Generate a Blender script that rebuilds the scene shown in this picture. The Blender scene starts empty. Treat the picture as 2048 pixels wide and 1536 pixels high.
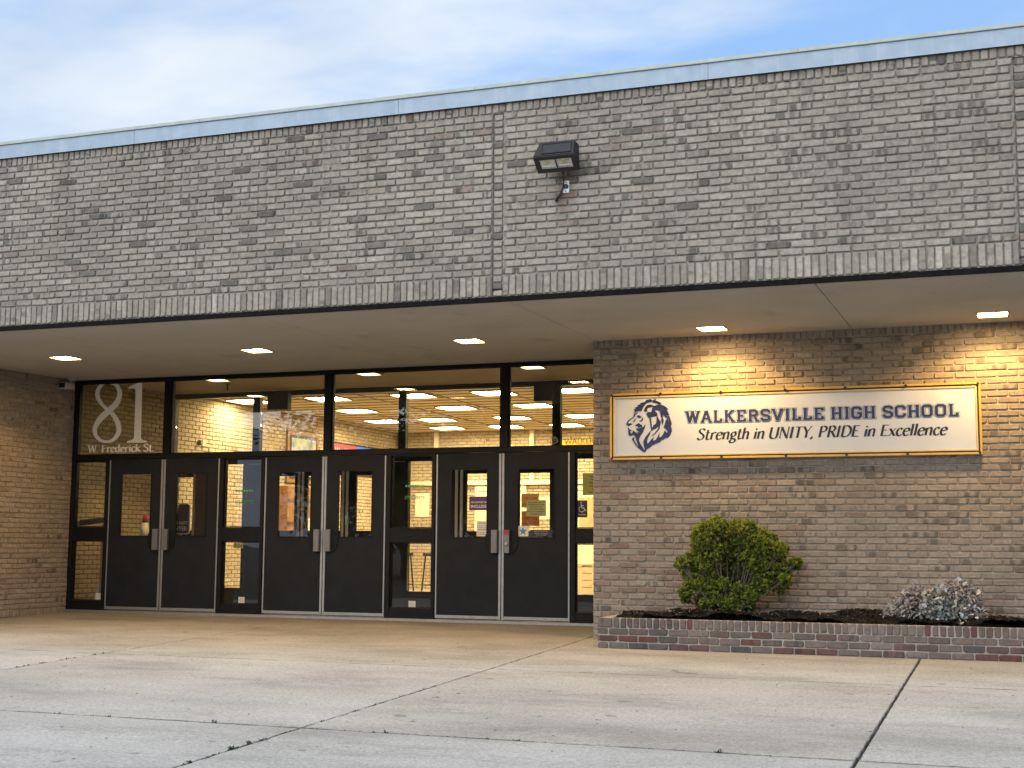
import bpy, math, random
import numpy as np
from mathutils import Matrix, Vector
rnd = random.Random(11)
nr = np.random.default_rng(7)
scene = bpy.context.scene
C = scene.collection

# ---------------------------------------------------------------- camera
CAM = Vector((4.4157, -14.5687, 0.9811))
yaw, pit, rol = (math.radians(a) for a in (-20.2793, 6.6895, 0.3707))
fw = Vector((math.sin(yaw)*math.cos(pit), math.cos(yaw)*math.cos(pit), math.sin(pit)))
rt = Vector((math.cos(yaw), -math.sin(yaw), 0)); up = rt.cross(fw)
r2 = rt*math.cos(rol)+up*math.sin(rol); u2 = -rt*math.sin(rol)+up*math.cos(rol)
cd = bpy.data.cameras.new('camera'); cam = bpy.data.objects.new('camera', cd); C.objects.link(cam)
M = Matrix((r2, u2, -fw)).transposed().to_4x4(); M.translation = CAM
cam.matrix_world = M
cd.sensor_width = 36; cd.lens = 2729.05/2048*36; cd.clip_end = 2000; cd.clip_start = .1
scene.camera = cam
FPX = 2729.05

# ---------------------------------------------------------------- world, sun, exposure
SUN_EL, SUN_AZ = math.radians(46), math.radians(200)   # azimuth clockwise from +Y: behind the camera
w = bpy.data.worlds.new('World'); scene.world = w; w.use_nodes = True
nt = w.node_tree; nt.nodes.clear(); N = nt.nodes.new; L = nt.links.new
out = N('ShaderNodeOutputWorld'); bg = N('ShaderNodeBackground'); bg.inputs['Strength'].default_value = .12
sky = N('ShaderNodeTexSky'); sky.sky_type = 'NISHITA'; sky.sun_disc = False
sky.sun_elevation = SUN_EL; sky.sun_rotation = SUN_AZ; sky.air_density = 1.0; sky.dust_density = 1.5; sky.ozone_density = 1.5
tc = N('ShaderNodeTexCoord')
sep = N('ShaderNodeSeparateXYZ'); L(tc.outputs['Generated'], sep.inputs[0])
# project the direction on a cloud deck so clouds flatten towards the horizon
za = N('ShaderNodeMath'); za.operation = 'MAXIMUM'; L(sep.outputs['Z'], za.inputs[0]); za.inputs[1].default_value = 0.0
zb_ = N('ShaderNodeMath'); zb_.operation = 'ADD'; L(za.outputs[0], zb_.inputs[0]); zb_.inputs[1].default_value = .16
dv = []
for ax in ('X', 'Y'):
    d = N('ShaderNodeMath'); d.operation = 'DIVIDE'; L(sep.outputs[ax], d.inputs[0]); L(zb_.outputs[0], d.inputs[1]); dv.append(d)
cmb = N('ShaderNodeCombineXYZ'); L(dv[0].outputs[0], cmb.inputs[0]); L(dv[1].outputs[0], cmb.inputs[1])
mp = N('ShaderNodeMapping'); mp.inputs['Location'].default_value = (2.2, 12.7, 0); mp.inputs['Rotation'].default_value = (0, 0, .5)
mp.inputs['Scale'].default_value = (.62, 1.0, 1); L(cmb.outputs[0], mp.inputs[0])
n1 = N('ShaderNodeTexNoise'); n1.inputs['Scale'].default_value = 1.15; n1.inputs['Detail'].default_value = 8; n1.inputs['Roughness'].default_value = .58
n1.inputs['Distortion'].default_value = .35; L(mp.outputs[0], n1.inputs['Vector'])
cr = N('ShaderNodeValToRGB'); cr.color_ramp.elements[0].position = .40; cr.color_ramp.elements[1].position = .62
cr.color_ramp.interpolation = 'EASE'; L(n1.outputs['Fac'], cr.inputs[0])
n2 = N('ShaderNodeTexNoise'); n2.inputs['Scale'].default_value = 3.4; n2.inputs['Detail'].default_value = 4; L(mp.outputs[0], n2.inputs['Vector'])
cc = N('ShaderNodeMixRGB'); cc.inputs[1].default_value = (1.75, 2.3, 3.1, 1); cc.inputs[2].default_value = (4.5, 4.65, 4.75, 1); L(n2.outputs['Fac'], cc.inputs[0])
blu = N('ShaderNodeMixRGB'); blu.inputs[0].default_value = .8; L(sky.outputs[0], blu.inputs[1]); blu.inputs[2].default_value = (1.3, 2.25, 3.9, 1)
mx = N('ShaderNodeMixRGB'); L(cr.outputs[0], mx.inputs[0]); L(blu.outputs[0], mx.inputs[1]); L(cc.outputs[0], mx.inputs[2])
L(mx.outputs[0], bg.inputs['Color']); L(bg.outputs[0], out.inputs[0])
sd = bpy.data.lights.new('sun', 'SUN'); sd.energy = 1.5; sd.angle = math.radians(85); sd.color = (1, .95, .86)
so = bpy.data.objects.new('sun', sd); C.objects.link(so); so.location = (10, -20, 15)
sdir = Vector((math.sin(SUN_AZ)*math.cos(SUN_EL), math.cos(SUN_AZ)*math.cos(SUN_EL), math.sin(SUN_EL)))
so.rotation_euler = sdir.to_track_quat('Z', 'Y').to_euler()
vs = scene.view_settings; vs.view_transform = 'Standard'; vs.look = 'None'; vs.exposure = 1.05; vs.gamma = 1; vs.use_curve_mapping = False
scene.display_settings.display_device = 'sRGB'
cy = scene.cycles
cy.use_denoising = True; cy.max_bounces = 8; cy.diffuse_bounces = 4; cy.glossy_bounces = 4; cy.transparent_max_bounces = 24
cy.sample_clamp_indirect = 6; cy.caustics_reflective = False; cy.caustics_refractive = False

# ---------------------------------------------------------------- helpers: objects
LOC = {}
def link(o): C.objects.link(o); return o
def tag(o, label=None, cat=None, group=None, kind=None):
    if label: o['label'] = label
    if cat: o['category'] = cat
    if group: o['group'] = group
    if kind: o['kind'] = kind
    return o
def empty(name, loc=(0, 0, 0), label=None, cat=None, group=None):
    o = link(bpy.data.objects.new(name, None)); o.location = loc; o.empty_display_size = .1
    LOC[o.name] = Vector(loc)
    return tag(o, label, cat, group)
def put(o, parent=None, local=False):
    if o.name not in C.objects: link(o)
    if parent is not None:
        o.parent = parent
        pl = LOC.get(parent.name, Vector((0, 0, 0)))
        if not local and pl.length > 0: o.matrix_parent_inverse = Matrix.Translation(-pl)
    return o
def mesh(name, v, f, mat=None, smooth=False):
    me = bpy.data.meshes.new(name); me.from_pydata([tuple(a) for a in v], [], [tuple(a) for a in f]); me.update()
    if mat is not None: me.materials.append(mat)
    if smooth: me.polygons.foreach_set('use_smooth', [True]*len(me.polygons))
    return me
class MB:
    def __init__(s): s.v = []; s.f = []
    def add(s, v, f):
        n = len(s.v); s.v += [tuple(a) for a in v]; s.f += [tuple(i+n for i in q) for q in f]; return s
    def box(s, x0, x1, y0, y1, z0, z1, c=0.0):
        if c <= 0:
            return s.add([(x0,y0,z0),(x1,y0,z0),(x1,y1,z0),(x0,y1,z0),(x0,y0,z1),(x1,y0,z1),(x1,y1,z1),(x0,y1,z1)],
                  [(3,2,1,0),(4,5,6,7),(0,1,5,4),(1,2,6,5),(2,3,7,6),(3,0,4,7)])
        # chamfered box: 24 vertices
        v = []; idx = {}
        X = (x0, x1); Y = (y0, y1); Z = (z0, z1)
        for i in (0, 1):
            for j in (0, 1):
                for k in (0, 1):
                    sx, sy, sz = (1-2*i), (1-2*j), (1-2*k)
                    for a in range(3):
                        p = [X[i]+sx*c, Y[j]+sy*c, Z[k]+sz*c]
                        p[a] = (X[i], Y[j], Z[k])[a]
                        idx[(i, j, k, a)] = len(v); v.append(tuple(p))
        f = []
        q = [(0,0),(1,0),(1,1),(0,1)]
        for s_ in (0, 1):
            f.append([idx[(s_, a, b, 0)] for a, b in (q if s_ else q[::-1])])
            f.append([idx[(a, s_, b, 1)] for a, b in (q[::-1] if s_ else q)])
            f.append([idx[(a, b, s_, 2)] for a, b in (q if s_ else q[::-1])])
        for a in (0, 1):
            for b in (0, 1):
                e = [idx[(a, b, 0, 0)], idx[(a, b, 1, 0)], idx[(a, b, 1, 1)], idx[(a, b, 0, 1)]]; f.append(e if (a ^ b) else e[::-1])
                e = [idx[(a, 0, b, 0)], idx[(a, 1, b, 0)], idx[(a, 1, b, 2)], idx[(a, 0, b, 2)]]; f.append(e[::-1] if (a ^ b) else e)
                e = [idx[(0, a, b, 1)], idx[(1, a, b, 1)], idx[(1, a, b, 2)], idx[(0, a, b, 2)]]; f.append(e if (a ^ b) else e[::-1])
        for i in (0, 1):
            for j in (0, 1):
                for k in (0, 1):
                    t = [idx[(i, j, k, 0)], idx[(i, j, k, 1)], idx[(i, j, k, 2)]]
                    f.append(t if ((i+j+k) % 2) else t[::-1])
        return s.add(v, f)
    def tube(s, pts, rad, n=8, cap=True):
        pts = [Vector(p) for p in pts]; m = len(pts)
        rad = rad if isinstance(rad, (list, tuple)) else [rad]*m
        v = []; f = []
        for i, p in enumerate(pts):
            t = (pts[min(i+1, m-1)]-pts[max(i-1, 0)])
            t = t.normalized() if t.length > 1e-9 else Vector((0, 0, 1))
            a = t.cross(Vector((0, 0, 1))) if abs(t.z) < .95 else t.cross(Vector((1, 0, 0)))
            a.normalize(); b = t.cross(a)
            for k in range(n):
                h = 2*math.pi*k/n; v.append(p+(a*math.cos(h)+b*math.sin(h))*rad[i])
        for i in range(m-1):
            for k in range(n):
                f.append((i*n+k, i*n+(k+1) % n, (i+1)*n+(k+1) % n, (i+1)*n+k))
        if cap: f.append(tuple(range(n))[::-1]); f.append(tuple((m-1)*n+k for k in range(n)))
        return s.add(v, f)
    def prism(s, poly, axis, a, b):
        # poly of 2D points extruded along axis between a and b
        n = len(poly)
        def P(p, t): return (t, p[0], p[1]) if axis == 0 else ((p[0], t, p[1]) if axis == 1 else (p[0], p[1], t))
        v = [P(p, a) for p in poly]+[P(p, b) for p in poly]
        f = [tuple(range(n)), tuple(range(n, 2*n))[::-1]]+[(i, i+n, (i+1) % n+n, (i+1) % n) for i in range(n)]
        return s.add(v, f)
    def build(s, name, mat, parent=None, smooth=False, local=False):
        me = mesh(name, s.v, s.f, mat, smooth)
        o = bpy.data.objects.new(name, me)
        return put(o, parent, local)
def box(name, mat, parent, *a, c=0.0, local=False): return MB().box(*a, c=c).build(name, mat, parent, local=local)
def copy_tree(o, parent=None):
    c = o.copy(); C.objects.link(c)
    if parent is not None: c.parent = parent
    LOC[c.name] = LOC.get(o.name, Vector((0, 0, 0)))
    for ch in o.children: copy_tree(ch, c)
    return c

# ---------------------------------------------------------------- helpers: materials
def newmat(name):
    m = bpy.data.materials.new(name); m.use_nodes = True
    nt = m.node_tree; b = nt.nodes['Principled BSDF']
    return m, nt, b
def coords(nt, scale=(1, 1, 1)):
    g = nt.nodes.new('ShaderNodeNewGeometry'); mp = nt.nodes.new('ShaderNodeMapping'); mp.inputs['Scale'].default_value = scale
    nt.links.new(g.outputs['Position'], mp.inputs[0]); return mp.outputs[0]
def noise(nt, vec, scale, detail=3, rough=.55):
    n = nt.nodes.new('ShaderNodeTexNoise'); n.inputs['Scale'].default_value = scale; n.inputs['Detail'].default_value = detail
    n.inputs['Roughness'].default_value = rough; nt.links.new(vec, n.inputs['Vector']); return n.outputs['Fac']
def ramp(nt, fac, stops, interp='LINEAR'):
    r = nt.nodes.new('ShaderNodeValToRGB'); r.color_ramp.interpolation = interp
    e = r.color_ramp.elements
    while len(e) < len(stops): e.new(.5)
    for k, (p, c) in enumerate(stops):
        e[k].position = p; e[k].color = (c, c, c, 1) if isinstance(c, (int, float)) else tuple(c)+(1,)
    nt.links.new(fac, r.inputs[0]); return r.outputs[0]
def mix(nt, fac, a, b, mode='MIX'):
    m = nt.nodes.new('ShaderNodeMixRGB'); m.blend_type = mode
    for i, x in ((0, fac), (1, a), (2, b)):
        if isinstance(x, (int, float)): m.inputs[i].default_value = x if i == 0 else (x, x, x, 1)
        elif isinstance(x, (tuple, list)): m.inputs[i].default_value = tuple(x)+(1,)
        else: nt.links.new(x, m.inputs[i])
    return m.outputs[0]
def math_(nt, op, a, b=None, clamp=False):
    m = nt.nodes.new('ShaderNodeMath'); m.operation = op; m.use_clamp = clamp
    for i, x in ((0, a), (1, b)):
        if x is None: continue
        if isinstance(x, (int, float)): m.inputs[i].default_value = x
        else: nt.links.new(x, m.inputs[i])
    return m.outputs[0]
def bump(nt, b, h, strength, dist=.01):
    n = nt.nodes.new('ShaderNodeBump'); n.inputs['Strength'].default_value = strength; n.inputs['Distance'].default_value = dist
    nt.links.new(h, n.inputs['Height']); nt.links.new(n.outputs[0], b.inputs['Normal'])
def plain(name, col, rough=.6, metal=0.0, var=.12, vscale=9, bumpk=0.0, bscale=120, spec=.5):
    m, nt, b = newmat(name)
    v = coords(nt); f = noise(nt, v, vscale, 4)
    lo = tuple(c*(1-var) for c in col); hi = tuple(min(1, c*(1+var)) for c in col)
    nt.links.new(ramp(nt, f, [(.3, lo), (.7, hi)]), b.inputs['Base Color'])
    nt.links.new(ramp(nt, noise(nt, v, vscale*2.7, 3), [(.3, max(0, rough-.08)), (.7, min(1, rough+.08))]), b.inputs['Roughness'])
    b.inputs['Metallic'].default_value = metal; b.inputs['Specular IOR Level'].default_value = spec
    if bumpk: bump(nt, b, noise(nt, v, bscale, 4), bumpk, .004)
    return m
def emit(name, col, s):
    m, nt, b = newmat(name); b.inputs['Base Color'].default_value = (.9, .9, .88, 1) if s > 2 else (.02, .02, .02, 1)
    b.inputs['Emission Color'].default_value = tuple(col)+(1,); b.inputs['Emission Strength'].default_value = s
    return m

def brick_material(name, cols, dark=.18, warm=0.0, stain=None, edge=.5, redc=(.20, .115, .09)):
    """cols: list of 4 colours along the tone axis; attribute tint = (tone, red, flash, seed); buv = position on the brick face"""
    m, nt, b = newmat(name); nd = nt.nodes.new; ln = nt.links.new
    at = nd('ShaderNodeAttribute'); at.attribute_name = 'tint'
    sp = nd('ShaderNodeSeparateColor'); ln(at.outputs['Color'], sp.inputs[0]); seed = at.outputs['Alpha']
    uvn = nd('ShaderNodeAttribute'); uvn.attribute_name = 'buv'
    us = nd('ShaderNodeSeparateXYZ'); ln(uvn.outputs['Vector'], us.inputs[0])
    pos = coords(nt)
    base = ramp(nt, sp.outputs[0], [(0, cols[0]), (.35, cols[1]), (.7, cols[2]), (1, cols[3])])
    base = mix(nt, sp.outputs[1], base, redc)
    # cloudy burn marks inside each brick
    cx = nd('ShaderNodeCombineXYZ'); ln(math_(nt, 'MULTIPLY_ADD', us.outputs[0], 1.35), cx.inputs[0]); ln(math_(nt, 'MULTIPLY', seed, 91.0), cx.inputs[1]); ln(math_(nt, 'MULTIPLY', us.outputs[1], .10), cx.inputs[2])
    bars = noise(nt, cx.outputs[0], 2.1, 1, .3)
    barm = math_(nt, 'MULTIPLY', ramp(nt, bars, [(.50, 0.0), (.60, 1.0)]), sp.outputs[2])
    base = mix(nt, barm, base, mix(nt, 1.0, base, (.40, .42, .43), 'MULTIPLY'))
    f1 = noise(nt, pos, 26, 4, .6); f2 = noise(nt, pos, 140, 3, .6); f3 = noise(nt, pos, .9, 4)
    base = mix(nt, 1.0, base, ramp(nt, f1, [(.25, .74), (.55, 1.0), (.8, 1.22)]), 'MULTIPLY')
    base = mix(nt, 1.0, base, ramp(nt, f2, [(.28, .78), (.5, 1.0), (.72, 1.1)]), 'MULTIPLY')
    base = mix(nt, 1.0, base, ramp(nt, f3, [(.3, .83), (.7, 1.09)]), 'MULTIPLY')
    # soiled arrises: dirt gathers on the worn edges of each brick
    ex = math_(nt, 'ABSOLUTE', math_(nt, 'SUBTRACT', us.outputs[0], .5)); ey = math_(nt, 'ABSOLUTE', math_(nt, 'SUBTRACT', us.outputs[1], .5))
    dx = math_(nt, 'MULTIPLY', math_(nt, 'SUBTRACT', .5, ex), uvn.outputs['Fac']) if False else math_(nt, 'SUBTRACT', .5, ex)
    dd = math_(nt, 'MINIMUM', math_(nt, 'MULTIPLY', dx, us.outputs[2]), math_(nt, 'SUBTRACT', .5, ey))
    e = ramp(nt, math_(nt, 'ADD', dd, math_(nt, 'MULTIPLY', math_(nt, 'SUBTRACT', f1, .5), .22)), [(.02, 1.0), (.16, 0.0)])
    base = mix(nt, math_(nt, 'MULTIPLY', e, edge), base, (.10, .092, .082))
    # pits
    pit_ = ramp(nt, noise(nt, pos, 55, 2), [(.27, 1.0), (.31, 0.0)])
    base = mix(nt, math_(nt, 'MULTIPLY', pit_, .55), base, (.05, .045, .04))
    if stain is not None: base = stain(nt, pos, base)
    ln(base, b.inputs['Base Color']); b.inputs['Roughness'].default_value = .9; b.inputs['Specular IOR Level'].default_value = .25
    bump(nt, b, math_(nt, 'ADD', f1, math_(nt, 'MULTIPLY', f2, .6)), .55, .006)
    return m
def rust(nt, pos, base):
    s = nt.nodes.new('ShaderNodeSeparateXYZ'); nt.links.new(pos, s.inputs[0])
    x = math_(nt, 'ABSOLUTE', math_(nt, 'SUBTRACT', s.outputs[0], .585))
    mx_ = math_(nt, 'ADD', x, math_(nt, 'MULTIPLY', math_(nt, 'SUBTRACT', noise(nt, pos, 9, 3), .5), .22))
    a = ramp(nt, mx_, [(.02, 1.0), (.13, 0.0)])
    zz = math_(nt, 'MULTIPLY', ramp(nt, math_(nt, 'SUBTRACT', s.outputs[2], 3.9), [(.0, 0.0), (.18, 1.0)]), ramp(nt, math_(nt, 'SUBTRACT', s.outputs[2], 4.0), [(.38, 1.0), (.52, 0.0)]))
    base = mix(nt, math_(nt, 'MULTIPLY', math_(nt, 'MULTIPLY', a, zz), .62), base, (.15, .085, .062))
    # soot streaks running down from the coping
    st = noise(nt, coords(nt, (5, 1, .35)), 1.3, 3)
    k = math_(nt, 'MULTIPLY', ramp(nt, st, [(.52, 0.0), (.68, 1.0)]), ramp(nt, math_(nt, 'SUBTRACT', s.outputs[2], 4.2), [(.0, .22), (.9, .75)]))
    return mix(nt, k, base, mix(nt, 1.0, base, (.62, .6, .58), 'MULTIPLY'))

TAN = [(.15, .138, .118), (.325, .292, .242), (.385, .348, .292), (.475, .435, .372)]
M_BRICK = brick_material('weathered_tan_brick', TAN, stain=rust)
BRN = [(.185, .152, .122), (.28, .234, .188), (.33, .28, .228), (.415, .362, .305)]  # same brick as TAN, with the overhang's warm lamp light tinted in
M_BRICK2 = brick_material('lamp_tinted_tan_brick', BRN, edge=.34)
M_BRICKI = brick_material('indoor_buff_brick', [(.38, .31, .21), (.46, .385, .27), (.5, .425, .305), (.54, .465, .345)], edge=.12)
M_BRICKP = brick_material('planter_brick', [(.10, .094, .086), (.17, .143, .12), (.22, .185, .153), (.29, .255, .215)], edge=.2, redc=(.15, .062, .05))
M_MORTAR = plain('mortar', (.255, .235, .205), .95, var=.2, vscale=30, bumpk=.5, bscale=180, spec=.2)  # lighter in itself; darkened to give the shadow line beneath each brick
M_MORTARL = plain('pale_mortar', (.36, .34, .30), .95, var=.16, vscale=30, bumpk=.5, bscale=180, spec=.2)
M_MORTAR2 = plain('lamp_tinted_mortar', (.36, .315, .25), .95, var=.16, vscale=30, bumpk=.5, bscale=180, spec=.2)  # warmed along with the lamp-tinted brick laid in it
M_MORTARI = plain('indoor_mortar', (.22, .16, .095), .95, var=.15, vscale=30, spec=.2)
M_BLACK = plain('dark_bronze_frame', (.008, .0085, .0095), .45, .0, .25, 14, spec=.15)
M_DOOR = plain('charcoal_door_paint', (.0145, .0165, .0205), .55, .0, .14, 5, .06, 220, spec=.1)
M_ALU = plain('mill_aluminium', (.34, .345, .35), .45, .8, .10, 20)
M_GREYPULL = plain('grey_pull_plate', (.17, .17, .175), .45, .5, .1, 20)
M_SOFFIT, nt, b = newmat('painted_soffit')
v = coords(nt); c_ = ramp(nt, noise(nt, v, 1.1, 6, .6), [(.3, (.35, .33, .29)), (.7, (.41, .39, .345))])
c_ = mix(nt, ramp(nt, noise(nt, coords(nt, (1, .4, 1)), 2.3, 5, .65), [(.60, 0.0), (.70, .35)]), c_, (.21, .185, .15))
c_ = mix(nt, ramp(nt, noise(nt, v, 11, 2), [(.235, .6), (.255, 0.0)]), c_, (.16, .14, .11))
nt.links.new(c_, b.inputs['Base Color']); b.inputs['Roughness'].default_value = .85; bump(nt, b, noise(nt, v, 1.6, 3), .25, .03)
M_STEEL = plain('rusty_black_lintel', (.008, .007, .007), .7, 0, .5, 25, spec=.08)
M_WHITE = plain('white_paint', (.72, .72, .70), .5, 0, .05)
M_PAPER0 = plain('paper', (.78, .77, .73), .8, 0, .04)

def papery(name, col):
    m = plain(name, col, .8, 0, .05); nt = m.node_tree; b = nt.nodes['Principled BSDF']
    t = nt.nodes.new('ShaderNodeBsdfTranslucent'); t.inputs[0].default_value = tuple(col)+(1,)
    ms = nt.nodes.new('ShaderNodeMixShader'); ms.inputs[0].default_value = .45
    nt.links.new(b.outputs[0], ms.inputs[1]); nt.links.new(t.outputs[0], ms.inputs[2]); nt.links.new(ms.outputs[0], nt.nodes['Material Output'].inputs[0])
    return m
M_PAPER = papery('paper', (.78, .77, .73))
# ---------------------------------------------------------------- bricks
CO = 0.067733; BP = 0.2032; J = 0.0098
def brick_arrays(cu, cv, w, h, rng, proud=.008, rough=1.0):
    """vertices (n,24,3) in (u, v, n) wall axes and brick-face positions (n,24,3); each ring is a rectangle with clipped corners"""
    n = len(cu)
    sx = np.array([-1, -1, 1, 1, 1, 1, -1, -1]); sy = np.array([-1, -1, -1, -1, 1, 1, 1, 1]); cu_ = np.array([0, 1, 1, 0, 0, 1, 1, 0])
    co = np.array([0, 0, 1, 1, 2, 2, 3, 3])
    ju = rng.normal(0, .0022*rough, (n, 4)); jv = rng.normal(0, .0017*rough, (n, 4)); cl = np.abs(rng.normal(.0085, .0045, (n, 4)))*rough
    pr = proud+rng.normal(0, .0018*rough, n); tilt = rng.normal(0, .001*rough, (n, 4))
    V = np.zeros((n, 24, 3)); B = np.zeros((n, 24, 3))
    for r, (ins, dep) in enumerate(((0, None), (.0012, -.0042), (.0075, 0))):
        for k in range(8):
            i = r*8+k; c = co[k]
            u = sx[k]*(w/2-ins-cl[:, c]*cu_[k])+ju[:, c]; v = sy[k]*(h/2-ins-cl[:, c]*.8*(1-cu_[k]))+jv[:, c]
            V[:, i, 0] = cu+u; V[:, i, 1] = cv+v
            V[:, i, 2] = -.004 if dep is None else pr+dep+tilt[:, c]
            B[:, i, 0] = u/w+.5; B[:, i, 1] = v/h+.5
    lw, lh = np.maximum(w, h), np.minimum(w, h)
    sw = h > w
    B[sw] = B[sw][:, :, [1, 0, 2]]
    B[:, :, 2] = (lw/lh)[:, None]
    return V, B
def tints(n, rng, red=.06, darkp=.07, flash=.22):
    t = np.clip(rng.normal(.54, .13, n), 0, 1)
    dk = rng.random(n) < darkp; t[dk] = rng.uniform(0, .12, dk.sum())
    rd = np.where(rng.random(n) < red, rng.uniform(.2, .6, n), np.clip(rng.normal(.02, .05, n), 0, .15))
    fl = np.where(rng.random(n) < flash, rng.uniform(.5, 1, n), rng.uniform(0, .12, n))
    return np.stack([t, rd, fl, rng.random(n)], 1)
FQ = [[r*8+k, r*8+(k+1) % 8, (r+1)*8+(k+1) % 8, (r+1)*8+k] for r in range(2) for k in range(8)]+[list(range(16, 24))]
FL = np.array([i for f in FQ for i in f]); FS = np.array([len(f) for f in FQ])
def brick_mesh(name, V, B, T, mat):
    n = len(V); nl = len(FL); nf = len(FS)
    me = bpy.data.meshes.new(name)
    F = (FL[None]+(np.arange(n)*24)[:, None]).reshape(-1)
    st = np.concatenate([[0], np.cumsum(FS)[:-1]]); ST = (st[None]+(np.arange(n)*nl)[:, None]).reshape(-1)
    me.vertices.add(n*24); me.vertices.foreach_set('co', V.reshape(-1).astype(np.float32))
    me.loops.add(len(F)); me.loops.foreach_set('vertex_index', F.astype(np.int32))
    me.polygons.add(n*nf); me.polygons.foreach_set('loop_start', ST.astype(np.int32))
    me.update(calc_edges=True); me.validate()
    a = me.attributes.new('tint', 'FLOAT_COLOR', 'POINT'); a.data.foreach_set('color', np.repeat(T, 24, 0).reshape(-1).astype(np.float32))
    a = me.attributes.new('buv', 'FLOAT_VECTOR', 'POINT'); a.data.foreach_set('vector', B.reshape(-1).astype(np.float32))
    me.materials.append(mat); me.polygons.foreach_set('use_smooth', [False]*(n*nf))
    return me
def px_of(P):
    d = P-np.array(CAM); z = d@np.array(fw)
    return 1024+FPX*(d@np.array(r2))/z, 768-FPX*(d@np.array(u2))/z, z
def lay_wall(parent, bricks, O, U, Nn, mat, rng, n_single, hide=(), redf=None, proud=.008, name='brick', **tk):
    """bricks: list of (cu, cv, w, h); O origin, U run direction, Nn outward normal. The n_single largest in view become objects, the rest one stuff mesh."""
    A = np.array(bricks, float); cu, cv, w_, h_ = A.T
    O = np.array(O, float); U = np.array(U, float); Nn = np.array(Nn, float); Z = np.array([0, 0, 1.])
    V, B = brick_arrays(cu, cv, w_, h_, rng, proud)
    T = tints(len(A), rng, **tk)
    if redf is not None: T = redf(A, T)
    if np.dot(np.cross(U, Z), Nn) < 0: o_ = [r*8+k for r in range(3) for k in range(7, -1, -1)]; V = V[:, o_]; B = B[:, o_]
    def toW(v): return v[..., 0:1]*U+v[..., 1:2]*Z+v[..., 2:3]*Nn
    cen = O+cu[:, None]*U+cv[:, None]*Z
    px, py, zz = px_of(cen)
    area = w_*h_/zz**2*np.abs(((cen-np.array(CAM))@Nn))/zz
    ok = (px > 4) & (px < 2044) & (py > 4) & (py < 1532)
    for (a0, a1, b0, b1) in hide: ok &= ~((cu > a0) & (cu < a1) & (cv > b0) & (cv < b1))
    area = np.where(ok, area, -1)
    single = set(int(i) for i in np.argsort(-area)[:n_single] if area[i] > 0)
    rest = np.array([i for i in range(len(A)) if i not in single])
    if len(rest):
        me = brick_mesh(name+'_field', O+toW(V[rest]), B[rest], T[rest], mat)
        o = bpy.data.objects.new(name+'_field', me); put(o, parent); o['kind'] = 'stuff'
    # single bricks share meshes: a pool of up to 36 different ones per size
    pool = {}
    for i in sorted(single):
        key = (round(w_[i], 3), round(h_[i], 3)); k = pool.setdefault(key, [])
        sub = V[i]-np.array([cu[i], cv[i], 0])
        near = None
        if len(k) >= 36:
            near = min(k, key=lambda q: abs(q[1][0]-T[i][0])+2*abs(q[1][1]-T[i][1])+.7*abs(q[1][2]-T[i][2])+.2*rnd.random())
            me = near[0]
        else:
            me = brick_mesh(name, toW(sub)[None], B[i][None], T[i][None], mat); k.append((me, T[i]))
        o = bpy.data.objects.new(name, me); o.location = Vector(cen[i]); put(o, parent)
def running(u0, u1, v0, n, start=0, off=0.0, cuts=()):
    """n stretcher courses from v0 upward between u0 and u1; cuts: vertical strips (a, b) left free"""
    out = []
    spans = []; a = u0
    for (c0, c1) in sorted(cuts):
        if c0 > a: spans.append((a, c0))
        a = max(a, c1)
    spans.append((a, u1))
    for k in range(n):
        cv = v0+(k+.5)*CO
        for (a, b) in spans:
            x = a+(off if (k+start) % 2 else off-BP/2)-(BP if off > 0 else 0)
            while x < b:
                s0, s1 = max(x, a), min(x+BP, b)
                if s1-s0 > .035: out.append(((s0+s1)/2, cv, s1-s0-J, CO-J))
                x += BP
    return out
def upright(u0, u1, v0, hgt, pitch=CO):
    out = []; x = u0
    while x < u1-.01:
        s1 = min(x+pitch, u1)
        if s1-x > .025: out.append(((x+s1)/2, v0+hgt/2, s1-x-J*.8, hgt-J))
        x += pitch
    return out

# ---------------------------------------------------------------- the building
YU, YD, YI, XL = -2.8478, 1.5136, 3.95, -8.22
def soff(y): return 3.2529+.012*y
GS = .0294
def gz(y): return GS*(y-YD)
bld = empty('school_building', (-2, 0, 0), 'long flat-roofed tan brick school building with glass entrance under an overhang', 'building')

# upper wall
ZB = 3.4757; UX0, UX1 = -10.2, 8.2
cj = [(-.123, -.017), (4.505, 4.61)]
MBW = MB()
edges = [UX0]+[e for c_ in cj for e in c_]+[UX1]
for i in range(len(edges)-1):
    rec = i % 2 == 1
    MBW.box(edges[i], edges[i+1], YU+(.022 if rec else .004), YU+.20, 3.2727, 5.0336)
MBW.box(UX0, UX1, YU+.0045, YU+.2, 5.0336, 5.29)
upw = MBW.build('upper_wall', M_MORTAR, bld)
br = running(UX0, UX1, ZB, 23, off=.03, cuts=cj)
br += upright(UX0, -.123, 3.2727, .203)+upright(-.017, 4.505, 3.2727, .203)+upright(4.61, UX1, 3.2727, .203)
br += upright(UX0, UX1, 5.0336, .0995, .0685)
def nored(A, T): 
    s = A[:, 3] > .15; T[s, 2] *= .6; T[s, 0] = np.clip(T[s, 0]*1.15+nr.normal(0, .12, s.sum()), 0, 1); return T
lay_wall(upw, br, (0, YU, 0), (1, 0, 0), (0, -1, 0), M_BRICK, nr, 300, hide=((.36, .79, 4.34, 4.63), (.57, .65, 4.19, 4.33)), redf=nored, red=.014, darkp=.03, flash=.26)
cjb = []
for (a, b) in cj:
    for k in range(26): cjb.append(((a+b)/2, 3.2727+(k+.5)*CO, b-a-.016, CO-J))
lay_wall(upw, cjb, (0, YU+.018, 0), (1, 0, 0), (0, -1, 0), M_BRICK, nr, 26, name='joint_brick', red=.02, darkp=.2, flash=.1)

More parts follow.
